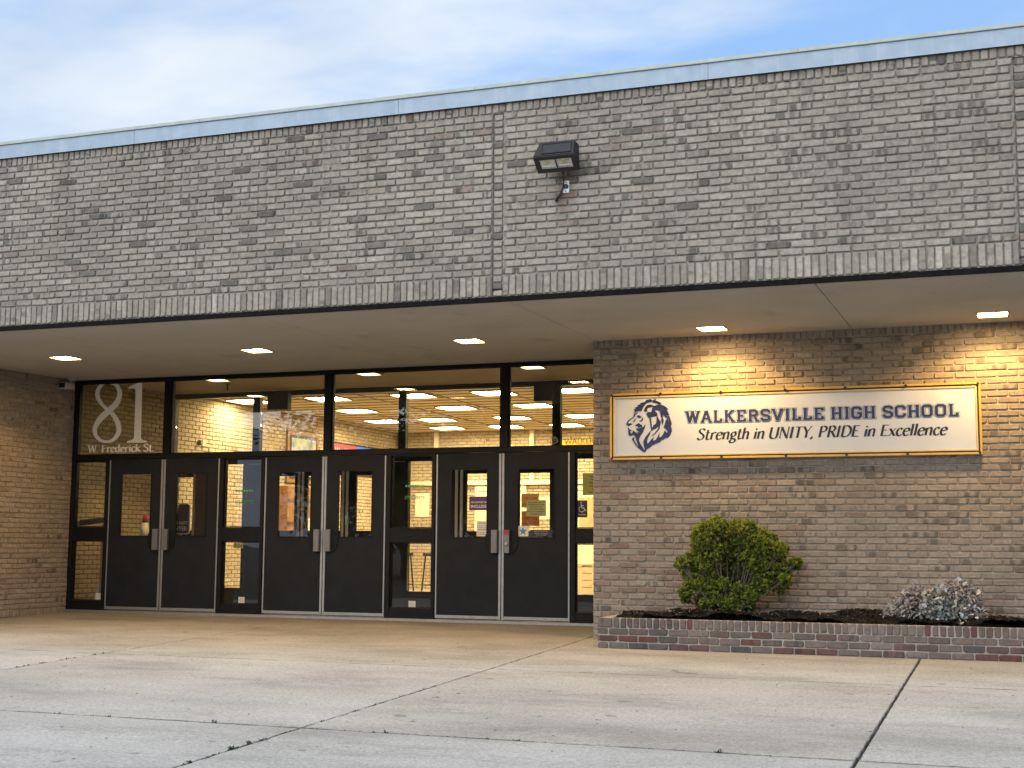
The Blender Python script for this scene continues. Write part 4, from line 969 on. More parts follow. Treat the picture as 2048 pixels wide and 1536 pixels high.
tag(mb.build('joint_weeds', plain('weed_green', (.045, .075, .022), .7, 0, .35, 30)), 'small green weeds sprouting along the pavement joints', 'weeds', kind='stuff')

# ---------------------------------------------------------------- planter
YP, XP0, XP1 = -.9, .33, 8.2
PC = .0715; PZ = -.078
pl = empty('brick_planter', (2.4, YP, -.07), 'low red and grey brick planter along the foot of the sign wall', 'planter')
core = MB().box(XP0+.004, XP1, YP+.004, YP+.10, -.16, .234).box(XP0+.0045, XP0+.10, YP+.10, -.003, -.16, .234).build('planter_core', M_MORTARL, pl)
br = []
for k in range(3):
    x = XP0+(0 if k % 2 else -BP/2)
    while x < XP1:
        s0, s1 = max(x, XP0), min(x+BP*1.03, XP1); br.append(((s0+s1)/2, PZ+(k+.5)*PC, s1-s0-.012, PC-.0125)); x += BP*1.03
cap = [(XP0+.074, PZ+3*PC+.052, .148, .098)]
x = XP0+.158
while x < XP1: cap.append((x+.0345, PZ+3*PC+.052, .056, .098)); x += .0695
def pred(A, T):
    n = len(A); x = A[:, 0]
    redp = np.where(A[:, 1] < .1, .34, .12)
    hit = nr.random(n) < redp
    T[:, 1] = np.where(hit, nr.uniform(.35, .95, n), nr.uniform(.0, .3, n)); T[:, 0] = np.clip(nr.normal(np.where(x < 1.2, .22, .45), .2, n), 0, 1); T[:, 2] *= .6
    return T
lay_wall(core, br, (0, YP, 0), (1, 0, 0), (0, -1, 0), M_BRICKP, nr, 130, redf=pred)
lay_wall(core, cap, (0, YP, 0), (1, 0, 0), (0, -1, 0), M_BRICKP, nr, 130, redf=pred, name='cap_brick', proud=.009)
lay_wall(core, running(YP, 0, -.078, 4), (XP0, 0, 0), (0, 1, 0), (-1, 0, 0), M_BRICKP, nr, 12, redf=pred, name='end_brick')
# mulch bed
def mulch_z(x, y):
    return .226+.06*min(1, max(0, (x-.45)/.5))+.03*math.sin(x*2.3+1)*math.cos(y*3)+.02*math.sin(x*7.1+y*5)+.012*math.sin(x*17+y*23)-.10*max(0, -.6-y)
nx_, ny_ = 260, 26
vv = []; ff = []
for j in range(ny_+1):
    for i in range(nx_+1):
        x = XP0+.09+(7.7)*i/nx_; y = -.812+.81*j/ny_
        vv.append((x, y, mulch_z(x, y)+rnd.gauss(0, .006)))
for j in range(ny_):
    for i in range(nx_): a = j*(nx_+1)+i; ff.append((a, a+1, a+nx_+2, a+nx_+1))
bed = MB().add(vv, ff).build('mulch_bed', plain('black_mulch', (.0085, .0075, .0065), .95, 0, .5, 60, .8, 90, .15), pl); bed['kind'] = 'stuff'
mb = MB(); mb2 = MB(); mb3 = MB()
def chip(mb, x, y, z, L_, w_):
    R = Matrix.Rotation(rnd.uniform(0, 6.28), 3, 'Z') @ Matrix.Rotation(rnd.gauss(0, .5), 3, 'X') @ Matrix.Rotation(rnd.gauss(0, .4), 3, 'Y')
    mb.add([Vector((x, y, z))+R @ Vector(p) for p in ((-L_, -w_, 0), (L_, -w_*.6, .002), (L_*.9, w_, 0), (-L_*.8, w_*.8, .003))], [(0, 1, 2, 3)])
for _ in range(5200):
    x, y = rnd.uniform(XP0+.18, 5.2), rnd.uniform(-.80, -.02); chip(mb, x, y, mulch_z(x, y)+.008, rnd.uniform(.008, .03), rnd.uniform(.003, .008))
for _ in range(420):
    x, y = rnd.uniform(XP0+.3, 5.2), rnd.uniform(-.68, -.03); chip(mb2, x, y, mulch_z(x, y)+.018, rnd.uniform(.006, .014), rnd.uniform(.003, .006))
for _ in range(420):
    x, y = (rnd.gauss(1.62, .2), rnd.uniform(-.7, -.3)) if rnd.random() < .55 else (rnd.gauss(4.45, .2), rnd.uniform(-.6, -.1)); chip(mb3, x, y, mulch_z(x, y)+.02, rnd.uniform(.008, .02), rnd.uniform(.005, .011))
for q, nm, cc_ in ((mb, 'mulch_chips', (.013, .0105, .0085)), (mb2, 'fallen_petals', (.30, .27, .24)), (mb3, 'dead_leaves', (.15, .08, .045))):
    o = q.build(nm, plain(nm+'_colour', cc_, .85, 0, .5, 50), pl); o['kind'] = 'stuff'

# ---------------------------------------------------------------- leaves
def leaf_material(name, stops, transl=.25, rough=.45):
    m, nt, b = newmat(name)
    at = nt.nodes.new('ShaderNodeAttribute'); at.attribute_name = 'lv'
    c = ramp(nt, at.outputs['Fac'], stops)
    c = mix(nt, 1.0, c, ramp(nt, noise(nt, coords(nt), 60, 2), [(.3, .82), (.7, 1.12)]), 'MULTIPLY')
    nt.links.new(c, b.inputs['Base Color']); b.inputs['Roughness'].default_value = rough; b.inputs['Specular IOR Level'].default_value = .35
    t = nt.nodes.new('ShaderNodeBsdfTranslucent'); nt.links.new(c, t.inputs[0])
    ms = nt.nodes.new('ShaderNodeMixShader'); ms.inputs[0].default_value = transl
    o = nt.nodes['Material Output']; nt.links.new(b.outputs[0], ms.inputs[1]); nt.links.new(t.outputs[0], ms.inputs[2]); nt.links.new(ms.outputs[0], o.inputs[0])
    return m
def leaves(name, base, dirs, ups, length, width, val, mat, parent, curl=.15, local=False):
    """six-sided leaves: arrays (n,3); val (n,) in 0..1"""
    base = np.asarray(base, float); d = np.asarray(dirs, float); u = np.asarray(ups, float)
    d /= np.linalg.norm(d, axis=1, keepdims=True)+1e-9; s = np.cross(d, u); s /= np.linalg.norm(s, axis=1, keepdims=True)+1e-9; nn = np.cross(s, d)
    n = len(base); L_ = np.asarray(length)[:, None]; W_ = np.asarray(width)[:, None]; V = np.zeros((n, 6, 3))
    for k, (t, q, h) in enumerate(((0, 0, 0), (.35, -.45, .5), (.75, -.40, .6), (1, 0, -.3), (.75, .40, .6), (.35, .45, .5))):
        V[:, k] = base+d*L_*t+s*W_*q+nn*L_*curl*h
    me = bpy.data.meshes.new(name)
    me.vertices.add(n*6); me.vertices.foreach_set('co', V.reshape(-1).astype(np.float32))
    fi = np.array([[0, 1, 2, 3], [0, 3, 4, 5]]); F = (fi[None]+(np.arange(n)*6)[:, None, None]).reshape(-1)
    me.loops.add(len(F)); me.loops.foreach_set('vertex_index', F.astype(np.int32)); me.polygons.add(n*2); me.polygons.foreach_set('loop_start', np.arange(0, n*8, 4, dtype=np.int32))
    me.update(calc_edges=True)
    a = me.attributes.new('lv', 'FLOAT', 'POINT'); a.data.foreach_set('value', np.repeat(np.asarray(val), 6).astype(np.float32))
    me.materials.append(mat); o = bpy.data.objects.new(name, me); return put(o, parent, local)
# broad evergreen shrub
M_LEAF = leaf_material('shrub_leaf', [(0, (.045, .068, .013)), (.4, (.14, .19, .03)), (.75, (.28, .32, .05)), (1, (.40, .40, .08))])
M_BARK = plain('grey_brown_bark', (.10, .082, .065), .9, 0, .3, 30, .4, 80)
lob = [(730,170,150),(1050,230,180),(560,300,190),(1300,380,190),(800,350,230),(480,480,180),(1580,480,100),(230,690,95),(1450,580,190),(1150,560,170),(950,620,140),(1760,670,85),(300,800,130),(520,680,120),(1480,900,190),(1320,960,130),(1640,900,80),(290,1080,95),(450,1215,95),(680,1290,100),(1130,1130,100),(1090,1250,90),(850,1050,80),(950,1310,90),(1200,170,70),(1420,330,80),(1620,470,60),(460,160,40),(380,280,90),(1800,640,50),(650,520,150),(1000,430,170),(1250,700,150),(380,620,120),(400,950,110),(330,960,80),(1560,760,120),(1230,880,110),(250,1180,60),(560,1240,80),(800,1250,70),(1200,1050,90),(1400,760,140),(600,850,90),(1050,780,110)]
sh = empty('evergreen_shrub', (1.62, -.4, .27), 'rounded bright green evergreen shrub growing in the brick planter', 'shrub')
bs, dr, us_, le, wi, va = [], [], [], [], [], []
mbS = MB(); root = Vector((1.60, -.4, .24))
inner_ = [(700,720,150),(980,900,140),(840,840,150),(600,980,120),(1180,960,130),(760,1080,110),(1000,1100,110),(480,880,120),(1320,820,130),(870,620,170)]
front_ = [(560,1090,95),(690,1160,90),(900,1190,95),(1010,1040,90),(820,960,80),(640,1000,80),(1120,1230,80),(480,1000,90),(1180,1130,90)]
for li, (zx, zy, r_) in enumerate(lob+inner_+front_):
    c_ = Vector((.959+zx*.000746, 0, 1.2965-zy*.000738)); R_ = r_*.00074*1.06
    c_.y = -.4+rnd.uniform(-.16, .14)*(1 if R_ > .08 else 1.2)
    if li >= len(lob): c_.y = -.17+rnd.uniform(-.05, .06) if li < len(lob)+len(inner_) else -.52+rnd.uniform(-.06, .06)
    # stems
    mid = root.lerp(c_, .5)+Vector((rnd.gauss(0, .03), rnd.gauss(0, .04), -.03)); r0 = root+Vector((rnd.gauss(0, .06), rnd.gauss(0, .05), 0))
    mbS.tube([r0, mid, c_], [.011, .008, .004], 6)
    for t in range(4):
        e = c_+Vector((rnd.gauss(0, 1), rnd.gauss(0, 1), rnd.gauss(0, 1))).normalized()*R_*.8; mbS.tube([mid.lerp(c_, .55), e], [.005, .002], 5, False)
    for _ in range(int((50+9000*R_*R_)*(1 if li < len(lob) else .8))):
        n_ = Vector((rnd.gauss(0, 1), rnd.gauss(0, 1), rnd.gauss(.25, 1))).normalized(); p = c_+n_*R_*(rnd.random()**.28)
        ax_ = (n_+Vector((0, -.15, .55))+Vector((rnd.gauss(0, .3), rnd.gauss(0, .3), rnd.gauss(0, .3)))).normalized()
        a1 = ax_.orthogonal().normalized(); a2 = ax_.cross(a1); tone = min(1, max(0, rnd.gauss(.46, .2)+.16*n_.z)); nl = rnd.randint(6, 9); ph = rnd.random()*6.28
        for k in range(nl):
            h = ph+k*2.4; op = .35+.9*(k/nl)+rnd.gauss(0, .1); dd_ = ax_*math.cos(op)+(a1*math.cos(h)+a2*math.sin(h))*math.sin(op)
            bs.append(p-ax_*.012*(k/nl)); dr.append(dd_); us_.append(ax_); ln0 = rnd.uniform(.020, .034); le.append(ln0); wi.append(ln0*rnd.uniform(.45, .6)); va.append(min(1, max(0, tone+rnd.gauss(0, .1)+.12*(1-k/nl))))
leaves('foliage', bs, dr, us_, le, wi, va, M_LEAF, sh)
mbS.build('stem', M_BARK, sh, smooth=True)
# withered grey plant
M_DUSTY = leaf_material('dusty_leaf', [(0, (.22, .26, .24)), (.45, (.38, .43, .41)), (.7, (.54, .55, .54)), (1, (.74, .73, .72))], .12, .8)
M_DEAD = leaf_material('withered_leaf', [(0, (.18, .155, .15)), (.5, (.43, .385, .375)), (1, (.76, .72, .7))], .1, .85)
dp = empty('withered_plant', (3.6, -.45, .26), 'half-withered silvery grey plant beside the shrub in the planter', 'plant')
cl = [(3.84, .56, .08, 1), (3.46, .50, .07, 1), (3.97, .50, .07, 1), (3.58, .44, .1, 1), (3.30, .30, .14, 1), (3.40, .40, .13, 1), (3.50, .46, .10, 1), (3.24, .27, .10, 1), (3.62, .36, .14, 0), (3.72, .44, .13, 0), (3.80, .36, .16, 0), (3.90, .33, .13, 0), (3.83, .52, .11, 1), (3.93, .44, .10, 1), (4.0, .33, .08, 1), (3.68, .28, .13, 0), (3.86, .26, .13, 0), (3.68, .52, .06, 0), (3.52, .30, .12, 1)]
for kind_, mat, nm in ((0, M_DUSTY, 'leaf_cluster'), (1, M_DEAD, 'withered_leaf')):
    bs, dr, us_, le, wi, va = [], [], [], [], [], []
    for (cx_, cz_, R_, k_) in cl:
        for _ in range(int(150+R_*2300)):
            if (rnd.random() < .84) != (k_ == kind_): continue
            n_ = Vector((rnd.gauss(0, 1), rnd.gauss(-.2, 1), rnd.gauss(.2, 1))).normalized(); p = Vector((cx_, -.45+rnd.gauss(0, .07), cz_))+n_*R_*rnd.random()**.4
            if p.z < .2: p.z = .2+rnd.random()*.04
            d_ = (n_+Vector((rnd.gauss(0, .5), rnd.gauss(0, .5), rnd.gauss(-.25 if kind_ else .1, .5))))
            bs.append(p); dr.append(d_); us_.append(Vector((rnd.gauss(0, .5), rnd.gauss(-.4, .5), 1))); l0 = rnd.uniform(.035, .07) if not kind_ else rnd.uniform(.025, .075); le.append(l0); wi.append(l0*(rnd.uniform(.5, .75) if not kind_ else rnd.uniform(.14, .4))); va.append(min(1, max(0, rnd.gauss(.5, .24))))
    leaves(nm, bs, dr, us_, le, wi, va, mat, dp, .15 if not kind_ else .45)
mb = MB()
for (cx_, cz_, R_, k_) in cl:
    for t in range(3): mb.tube([(3.6+rnd.gauss(0, .1), -.45+rnd.gauss(0, .05), .22), ((3.6+cx_)/2+rnd.gauss(0, .03), -.46, cz_*.7+.08), (cx_+rnd.gauss(0, .05), -.47, cz_+R_*rnd.uniform(.2, 1.0))], [.005, .004, .002], 5, False)
mb.build('stem', M_BARK, dp)
# ---------------------------------------------------------------- papers and stickers on the glass
GS_, GD_ = YD+.0488, YD+.0398          # faces just in front of the sidelight panes and of the door panes
def sheet(name, label, cat, x0, x1, z0, z1, y, mat, lines=None, ink=None, fill=.75, bold=True, margin=.06, area=None):
    o = box(name, mat, None, x0, x1, y-.0006, y+.0006, z0, z1); tag(o, label, cat)
    if lines:
        mg = margin*(x1-x0); a = area or (x0+mg, x1-mg, z0+(z1-z0)*.07, z1-(z1-z0)*.07)
        words_mesh(lines, *a, y-.0012, fill, bold).build('lettering', ink or M_INK, o)
    return o
P = plain
sheet('poster', 'purple include poster in the window of the door fifth from the left', 'poster', -2.108, -1.868, 1.402, 1.578, GD_, P('purple_poster', (.05, .035, .085), .6), ['WE CHOOSE TO', 'INCLUDE'], P('poster_pink_white', (.72, .60, .62), .6), .7, area=(-2.085, -1.875, 1.425, 1.545))
sheet('visitor_notice', 'white printed visitor notice at bottom of the fifth door window', 'notice', -2.006, -1.85, 1.076, 1.268, GD_, M_PAPER, ['VISITORS', 'all visitors must report', 'to the main office', 'VISITANTES', 'todos los visitantes deben', 'ir a la oficina'], M_INK, .6)
sheet('welcome_notice', 'green printed notice in the window of the door nearest the sign wall', 'notice', -1.337, -1.079, 1.327, 1.528, GD_, papery('pale_green_paper', (.42, .44, .22)), ['WELCOMING VISITORS', 'PLEASE HAVE YOUR', 'ID READY FOR', 'THE OFFICE STAFF', 'PRIOR TO ENTERING', 'THE BUILDING'], M_INK, .6)
yb_ = YD+.0535
sheet('orange_notice', 'upper tan orange notice behind the glass of the rightmost door', 'notice', -1.411, -1.178, 1.434, 1.609, yb_, papery('tan_orange_paper', (.62, .40, .16)), ['WELCOME', 'office hours'], P('orange_ink', (.42, .16, .03), .7), .6)
sheet('orange_notice', 'lower bright orange notice behind the glass of the rightmost door', 'notice', -1.409, -1.171, 1.206, 1.392, yb_, papery('orange_paper', (.72, .36, .10)), ['STOP', 'VISITORS', 'report to office'], P('red_ink', (.40, .09, .02), .7), .6)
st = sheet('star_sticker', 'white square sticker with blue star on the rightmost door window', 'sticker', -1.453, -1.312, 1.078, 1.206, GD_, M_PAPER)
pts = [(-1.3825+(.058 if k % 2 == 0 else .023)*math.sin(k*math.pi/5), GD_-.0013, 1.140+(.058 if k % 2 == 0 else .023)*math.cos(k*math.pi/5)) for k in range(10)]
facing(MB().add(pts, [tuple(range(10))])).build('star', P('blue_star', (.03, .17, .38), .5), st)
sheet('black_sticker', 'black sticker strip with small white print on the rightmost door window', 'sticker', -1.289, -.996, 1.079, 1.158, GD_, M_INK, ['When you hear the alarm,', 'leave by the nearest exit', 'and do not re-enter'], M_PAPER, .55, False)
ac = sheet('access_sticker', 'black wheelchair access sticker on the sidelight glass beside the sign wall', 'sticker', -.683, -.545, 1.312, 1.522, GS_, M_INK, ['ACCESSIBLE'], M_PAPER, .6, area=(-.668, -.56, 1.335, 1.36))
wc = []
cxw, czw = -.612, 1.43
wc.append(ribbon(catmull([(-.625, 1.452), (-.652, 1.425), (-.645, 1.392), (-.615, 1.378), (-.588, 1.395)], 5), [.008]*21))
wc.append(ribbon([(-.626, 1.48), (-.618, 1.43), (-.59, 1.43), (-.576, 1.396), (-.564, 1.402)], [.012]*5)); wc.append(ribbon([(-.622, 1.458), (-.594, 1.456)], [.009]*2))
wc.append(([np.array([-.627+.011*math.cos(k*.785), 1.497+.011*math.sin(k*.785)]) for k in range(8)], [tuple(range(8))]))
facing(flat(wc, 1, 1, 0, 0, GS_-.0013)).build('wheelchair_symbol', M_PAPER, ac)
sheet('delivery_notice', 'green printed delivery notice on the sidelight glass at the sign wall', 'notice', -.606, -.33, 1.585, 1.856, GS_, papery('yellow_green_paper', (.36, .38, .12)), ['Outside', 'Food', 'Delivery', 'will not', 'be', 'Accepted'], M_INK, .62)
M_GREEN = P('green_vinyl', (.02, .24, .08), .5)
def students(x0, x1, z0, z1, lab):
    o = words_mesh(['STUDENTS'], x0, x1, z0, z0+(z1-z0)*.70, GS_, .98, True).build('welcome_decal', M_GREEN); tag(o, lab, 'decal', 'green welcome decals')
    me = o.data; mz = z0+(z1-z0)*.87; r_ = (x1-x0)/16.5
    for i, ch in enumerate('WELCOME'):
        cx_ = x0+(i+.5)*(x1-x0)/7
        facing(MB().add([(cx_+r_*math.cos(k*.5236), GS_+.0003, mz+r_*math.sin(k*.5236)) for k in range(12)], [tuple(range(12))])).build('letter_disc', M_GREEN, o)
        words_mesh([ch], cx_-r_*.7, cx_+r_*.7, mz-r_*.75, mz+r_*.75, GS_-.0006, .8, True).build('disc_letter', M_PAPER, o)
students(-5.54, -5.255, 1.50, 1.70, 'green welcome students lettering on the sidelight between left and middle doors')
students(-3.012, -2.735, 1.545, 1.745, 'green welcome students lettering on the sidelight between middle and right doors')
for (x0, x1, z0, z1), lab in (((-7.745, -7.652, .172, .262), 'small white label at foot of the leftmost sidelight'), ((-5.443, -5.35, .172, .252), 'small white label at foot of the sidelight between left and middle doors'), ((-2.937, -2.84, .172, .25), 'small white label at foot of the sidelight between middle and right doors')):
    o = sheet('glass_label', lab, 'label', x0, x1, z0, z1, GS_, M_PAPER, ['tempered', 'safety glass', 'no. 16'], P('grey_ink', (.3, .3, .3), .7), .5, False); o['group'] = 'labels on the sidelights'
sheet('yellow_paper', 'small yellow paper on the lower sidelight between left and middle doors', 'notice', -5.55, -5.40, .90, .975, YD+.0575, papery('yellow_paper_colour', (.75, .52, .05)), ['PUSH'], M_INK, .5)
# school name decal low on the last transom pane
M_GDEC = P('grey_decal', (.07, .065, .075), .6)
dn = words_mesh(['WALKERSVILLE'], -.845, -.19, 2.215, 2.295, GS_, .95, False).build('name_decal', M_GDEC); tag(dn, 'grey school name decal with lion low on the transom glass by sign wall', 'decal')
em = MB()
for i, (k, pts) in enumerate(LION.items()): em.add([(-1.06+(p[0]-.404)*.26, GS_-.00005*i, 2.212+(p[1]-1.99)*.19) for p in pts], [tuple(range(len(pts)))])
facing(em).build('lion_emblem', P('faded_lion', (.18, .16, .18), .6), dn)

# ---------------------------------------------------------------- things indoors
def turned(mb, x):
    """sheet made facing -Y at y=0 turned to face +X on the plane x"""
    mb.v = [(x, a[0], a[2]) for a in mb.v]; mb.f = [tuple(f) for f in mb.f]; return mb
M_WOOD, nt, b = newmat('brown_wood')
nt.links.new(ramp(nt, noise(nt, coords(nt, (1, 1, .12)), 9, 5), [(.3, (.16, .075, .025)), (.7, (.27, .135, .05))]), b.inputs['Base Color']); b.inputs['Roughness'].default_value = .45
M_ORANGE = P('cone_red', (.45, .035, .02), .5)
cab = empty('storage_cabinet', (-7.75, 2.6, .04), 'low grey storage cabinet under the traffic cone inside the vestibule', 'cabinet')
box('carcass', P('grey_cabinet', (.12, .12, .12), .6), cab, -8.15, -7.45, 2.4, 2.95, .036, .70, c=.008)
for y in (2.41, 2.685): box('cabinet_door', P('grey_cabinet_door', (.15, .15, .15), .6), cab, -7.4495, -7.435, y, y+.26, .08, .66, c=.003)
cn = empty('traffic_cone', (-7.72, 2.62, .70), 'red traffic cone with a white band seen through the leftmost door', 'traffic cone')
box('base', M_ORANGE, cn, -7.89, -7.55, 2.45, 2.79, .701, .73, c=.01)
def cone_r(z): return .13-(z-.73)/.66*.105
for z0, z1, mt, nm in ((.73, 1.03, M_ORANGE, 'lower_cone'), (1.03, 1.26, M_WHITE, 'reflective_band'), (1.26, 1.385, M_ORANGE, 'cone_tip')):
    MB().tube([(-7.72, 2.62, z0), (-7.72, 2.62, z1)], [cone_r(z0), cone_r(z1)], 20).build(nm, mt, cn, smooth=True)
br_ = empty('push_broom', (-7.85, 1.83, .04), 'dark upturned push broom leaning behind the leftmost sidelight', 'broom')
MB().tube([(-7.90, 1.86, .04), (-7.88, 1.83, .6), (-7.84, 1.78, 1.22)], .012, 8).build('handle', P('broom_handle', (.30, .17, .07), .6), br_)
hb = MB().add([(-8.19, 1.72, 1.205), (-7.66, 1.72, 1.265), (-7.66, 1.80, 1.265), (-8.19, 1.80, 1.205), (-8.19, 1.72, 1.285), (-7.60, 1.72, 1.335), (-7.60, 1.80, 1.335), (-8.19, 1.80, 1.285)], [(3, 2, 1, 0), (4, 5, 6, 7), (0, 1, 5, 4), (1, 2, 6, 5), (2, 3, 7, 6), (3, 0, 4, 7)]).build('brush_head', P('dark_bristles', (.03, .025, .022), .9), br_)
lb = empty('leaning_board', (-7.8, 1.95, .04), 'pale grey board leaning behind the lower leftmost sidelight pane', 'board')
MB().add([(-8.0, 1.80, .04), (-7.66, 1.80, .04), (-7.66, 2.0, .68), (-7.95, 2.0, .68), (-8.0, 1.82, .04), (-7.66, 1.82, .04), (-7.66, 2.02, .68), (-7.95, 2.02, .68)], [(0, 1, 2, 3), (7, 6, 5, 4), (0, 4, 5, 1), (1, 5, 6, 2), (2, 6, 7, 3), (3, 7, 4, 0)]).build('board_face', P('pale_board', (.36, .33, .28), .7), lb)
MB().add([(-7.9, 1.72, .04), (-7.63, 1.72, .04), (-7.63, 1.72, .36), (-7.9, 1.74, .04), (-7.63, 1.74, .04), (-7.63, 1.74, .36)], [(0, 1, 2), (5, 4, 3), (0, 3, 4, 1), (1, 4, 5, 2), (2, 5, 3, 0)]).build('corner_brace', M_CHAR, lb)
bsn = empty('blue_sign_stand', (-6.86, 2.25, .04), 'dark blue rounded sign on a stand behind the second door', 'sign')
def rrect(x0, x1, z0, z1, r, y0, y1):
    poly = []
    for cx_, cz_, a0 in ((x1-r, z1-r, 0), (x0+r, z1-r, 90), (x0+r, z0+r, 180), (x1-r, z0+r, 270)):
        for k in range(5): a = math.radians(a0+k*22.5); poly.append((cx_+r*math.cos(a), cz_+r*math.sin(a)))
    return MB().prism(poly, 1, y0, y1)
rrect(-7.02, -6.70, 1.09, 1.53, .04, 2.245, 2.255).build('sign_border', M_WHITE, bsn); rrect(-7.005, -6.715, 1.105, 1.515, .03, 2.240, 2.2445).build('sign_face', P('navy_sign', (.02, .04, .10), .5), bsn)
words_mesh(['DO NOT', 'ENTER'], -6.99, -6.73, 1.13, 1.30, 2.2385, .7, True).build('lettering', M_WHITE, bsn)
MB().tube([(-6.86, 2.27, .05), (-6.86, 2.27, 1.5)], .018, 8).build('post', M_GREYPULL, bsn); MB().tube([(-6.86, 2.27, .036), (-6.86, 2.27, .06)], .2, 18).build('base', M_CHAR, bsn)
dr_ = empty('folded_banner', (-6.9, 2.05, .9), 'pale cream folded banner hanging beside the blue sign behind the second door', 'banner')
MB().prism([(-6.97, 1.02), (-6.90, 1.02), (-6.86, 1.30), (-6.80, 1.50), (-6.88, 1.535), (-6.94, 1.52), (-6.955, 1.3)], 1, 2.10, 2.12).build('cloth', P('cream_cloth', (.55, .47, .32), .9), dr_)
# left wall of the lobby
pic = empty('framed_picture', (XL, 8.1, 2.1), 'framed blue and yellow picture on lobby brick wall behind the middle transom', 'picture')
box('frame', M_WOOD, pic, XL+.01, XL+.05, 7.58, 8.78, 2.08, 3.06, c=.006)
box('mount', M_CHAR, pic, XL+.051, XL+.056, 7.66, 8.70, 2.16, 2.98)
m, nt, b = newmat('picture_print'); f_ = noise(nt, coords(nt), 3.1, 5)
nt.links.new(ramp(nt, f_, [(.3, (.05, .08, .11)), (.47, (.22, .30, .36)), (.56, (.40, .44, .42)), (.66, (.42, .34, .05))]), b.inputs['Base Color']); box('print', m, pic, XL+.0565, XL+.058, 7.72, 8.64, 2.22, 2.92)
pn = empty('wooden_case', (XL, 7.9, .04), 'tall brown wooden display case against the lobby brick wall', 'cabinet')
box('carcass', M_WOOD, pn, XL+.01, XL+.35, 7.1, 8.75, .036, 2.0, c=.01)
for z in (.7, 1.3, 1.72): box('shelf_edge', P('dark_wood', (.10, .045, .016), .5), pn, XL+.351, XL+.37, 7.11, 8.74, z, z+.05)
lp = empty('table_lamp', (-7.55, 7.5, .9), 'cream shaded lamp on a small table behind the third door', 'lamp')
MB().prism([(7.38, 1.18), (7.66, 1.18), (7.60, 1.42), (7.42, 1.42)], 0, -7.68, -7.42).build('lamp_shade', P('cream_shade', (.82, .78, .6), .8), lp); MB().tube([(-7.55, 7.52, .80), (-7.55, 7.52, 1.18)], .03, 10).build('stem', M_CHAR, lp)
tb = empty('side_table', (-7.55, 7.5, .04), 'small dark table under the cream lamp behind the third door', 'table')
box('tabletop', M_CHAR, tb, -7.8, -7.3, 7.2, 7.8, .76, .80, c=.005)
for x in (-7.77, -7.37):
    for y in (7.23, 7.73): box('leg', M_CHAR, tb, x, x+.04, y, y+.04, .036, .759)
tv = empty('wall_screen', (XL, 10.3, 2.4), 'wide wall screen half red half blue behind the middle transom', 'screen')
box('bezel', M_CHAR, tv, XL+.01, XL+.07, 9.28, 11.42, 2.36, 2.965, c=.005)
box('red_half', emit('screen_red', (.75, .06, .05), .8), tv, XL+.071, XL+.074, 9.33, 10.32, 2.40, 2.93); box('blue_half', emit('screen_blue', (.06, .18, .7), .8), tv, XL+.071, XL+.074, 10.33, 11.37, 2.40, 2.93)
M_SCRT = emit('screen_white', (.9, .85, .8), .9)
turned(words_mesh(['Would you'], 9.40, 10.28, 2.72, 2.92, 0, .95), XL+.076).build('lettering', M_SCRT, tv); turned(words_mesh(['rather'], 10.36, 11.3, 2.70, 2.90, 0, .95), XL+.0765).build('lettering', M_SCRT, tv)
al = empty('wall_alarm', (XL, 4.7, 2.6), 'small alarm fitting on vestibule brick wall behind the left transom', 'alarm')
MB().tube([(XL+.01, 4.72, 2.61), (XL+.07, 4.72, 2.61)], [.05, .035], 12).build('horn', P('alarm_bronze', (.18, .13, .07), .5), al); box('alarm_plate', P('alarm_cream', (.5, .45, .33), .6), al, XL+.01, XL+.03, 4.80, 4.90, 2.56, 2.66)
# lobby furniture glimpsed through the sidelights
M_LEG = P('black_metal_legs', (.015, .013, .012), .5)
sproto = empty('bar_stool', (0, 0, .036))
for a in (.3, 1.87, 3.44, 5.01): MB().tube([(.20*math.cos(a), .20*math.sin(a), 0), (.13*math.cos(a), .13*math.sin(a), .74)], .013, 7).build('leg', M_LEG, sproto, local=True)
MB().tube([(.17*math.cos(k*.5236), .17*math.sin(k*.5236), .26) for k in range(13)], .009, 6, False).build('foot_ring', M_LEG, sproto, local=True); MB().tube([(0, 0, .74), (0, 0, .785)], [.18, .175], 18).build('seat', M_LEG, sproto, local=True)
for i, (x, y, lab) in enumerate(((-5.35, 6.6, 'black metal stool left one behind the sidelight between middle and right doors'), (-4.75, 6.5, 'black metal stool right one behind the sidelight between middle and right doors'))):
    o = sproto if i == 0 else copy_tree(sproto); o.location = (x, y, .036); tag(o, lab, 'stool', 'stools in the lobby')
bn = empty('low_bench', (-2.3, 7.2, .04), 'long cream low bench seen through the sidelight beside the sign wall', 'bench')
for k in range(5): box('board', M_CREAM, bn, -3.6, -1.0, 7.0, 7.03, .06+k*.115, .165+k*.115)
box('bench_top', M_CREAM, bn, -3.65, -.95, 6.98, 7.5, .64, .68, c=.006)
for x in (-3.5, -2.3, -1.1): box('bench_leg', M_CREAM, bn, x-.03, x+.03, 7.04, 7.45, .036, .639)
for i, (x0, x1, z0, z1, lab, colr) in enumerate(((-7.75, -7.42, 1.55, 2.05, 'white paper sheet on the lobby back wall behind the middle sidelight', (.7, .66, .55)), (-4.95, -4.6, 1.5, 1.95, 'pale paper on lobby back wall behind the rightmost door', (.62, .6, .42)))):
    o = box('wall_paper_sheet', P('lobby_sheet_%d' % i, colr, .8), None, x0, x1, YB-.0135, YB-.0115, z0, z1); tag(o, lab, 'notice')
ys = box('yellow_banner', P('yellow_banner_colour', (.78, .50, .04), .7), None, -3.3, .6, 8.9, 8.92, 2.62, 2.86); tag(ys, 'long yellow banner hanging in the lobby behind the transom by the sign wall', 'banner')
spk = empty('sprinkler_head', (-6.62, 3.0, 3.33), 'small dark sprinkler head hanging from the vestibule ceiling', 'sprinkler')
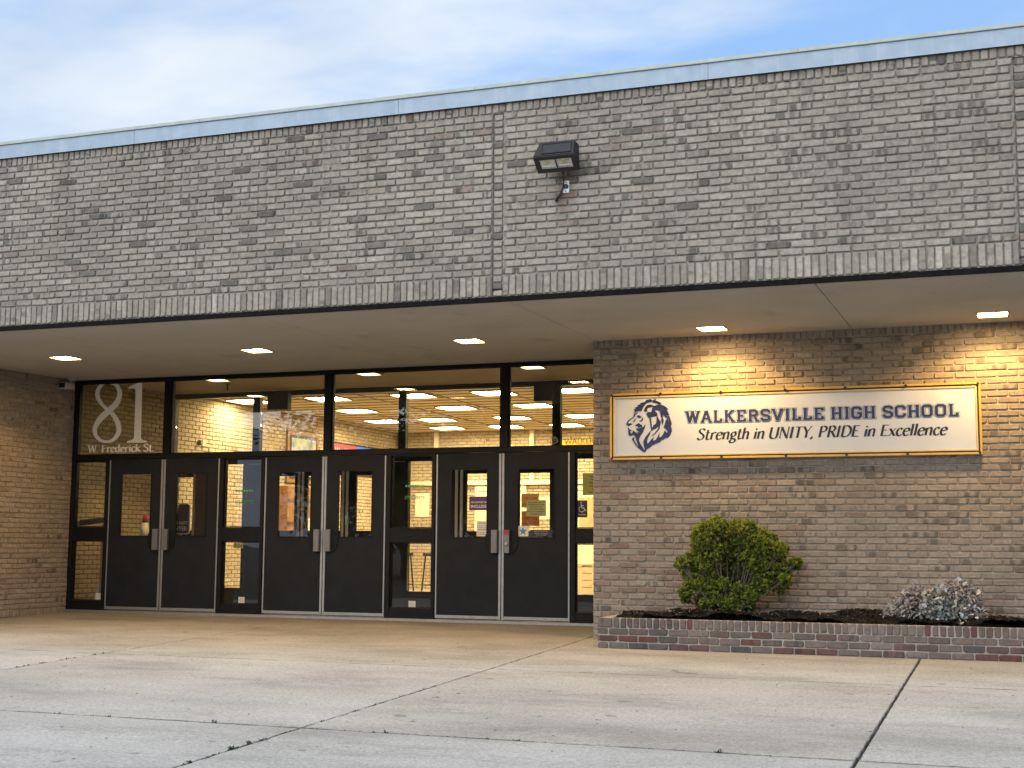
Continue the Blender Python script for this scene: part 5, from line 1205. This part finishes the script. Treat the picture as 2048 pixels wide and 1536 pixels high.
MB().tube([(-6.62, 3.0, 3.331), (-6.62, 3.0, 3.24)], .012, 8).build('pipe', M_CHAR, spk); MB().tube([(-6.62, 3.0, 3.325), (-6.62, 3.0, 3.318)], .045, 12).build('rose', P('sprinkler_rose', (.16, .11, .07), .5), spk)

# ---------------------------------------------------------------- trees across the road, mirrored in the glass
M_TLEAF = leaf_material('tree_leaf', [(0, (.04, .05, .024)), (.5, (.07, .085, .04)), (1, (.12, .13, .065))], .2, .7)
def tree(h, R_, seed):
    r_ = random.Random(seed); t = empty('street_tree'); tr = MB()
    tr.tube([(0, 0, 0), (.1, 0, h*.22), (0, .1, h*.5)], [.22, .17, .1], 8)
    bs, dr, us_, le, wi, va = [], [], [], [], [], []
    for k in range(38):
        a = r_.uniform(0, 6.28); z0 = h*r_.uniform(.06, .5); rr = R_*r_.uniform(.35, 1.0); e = Vector((math.cos(a)*rr, math.sin(a)*rr, z0+h*r_.uniform(.1, .45)))
        tr.tube([(0, 0, z0), (e.x*.5, e.y*.5, (z0+e.z)/2+.2), e], [.07, .04, .015], 5, False)
        for _ in range(115):
            n_ = Vector((r_.gauss(0, 1), r_.gauss(0, 1), r_.gauss(0, .8))).normalized(); p = e+n_*R_*.36*r_.random()**.5
            bs.append(p); dr.append(n_+Vector((r_.gauss(0, .6), r_.gauss(0, .6), -.3))); us_.append(Vector((r_.gauss(0, .6), r_.gauss(0, .6), 1))); l0 = r_.uniform(.2, .4); le.append(l0); wi.append(l0*.6); va.append(r_.random())
    tr.build('trunk', M_BARK, t, local=True); leaves('crown', bs, dr, us_, le, wi, va, M_TLEAF, t, local=True); return t
tp = [tree(9.5, 3.6, 1), tree(8.0, 3.2, 2)]; used = [False, False]
names_ = ['nearest the open sky', 'second from the open sky', 'third from the open sky', 'fourth from the open sky', 'fifth from the open sky', 'sixth from the open sky', 'last in the row', 'behind the first two', 'behind the third and fourth', 'behind the fifth and sixth']
for i, (x, y, k, s) in enumerate(((-27.5, -44, 0, 1.0), (-23.0, -42, 1, 1.2), (-19.2, -46, 0, 1.05), (-15.5, -43, 1, 1.25), (-12.0, -45, 0, 1.0), (-8.0, -44, 1, 1.2), (-3.5, -45, 0, 1.0), (-25.2, -52, 1, 1.4), (-17.4, -52, 1, 1.4), (-10.0, -52, 1, 1.4))):
    o = tp[k] if not used[k] else copy_tree(tp[k]); used[k] = True
    o.location = (x, y, -.62); o.rotation_euler = (0, 0, i*1.3); o.scale = (s, s, s); tag(o, f'leafy street tree mirrored in the glass, {names_[i]}', 'tree', 'street trees mirrored in the glass')
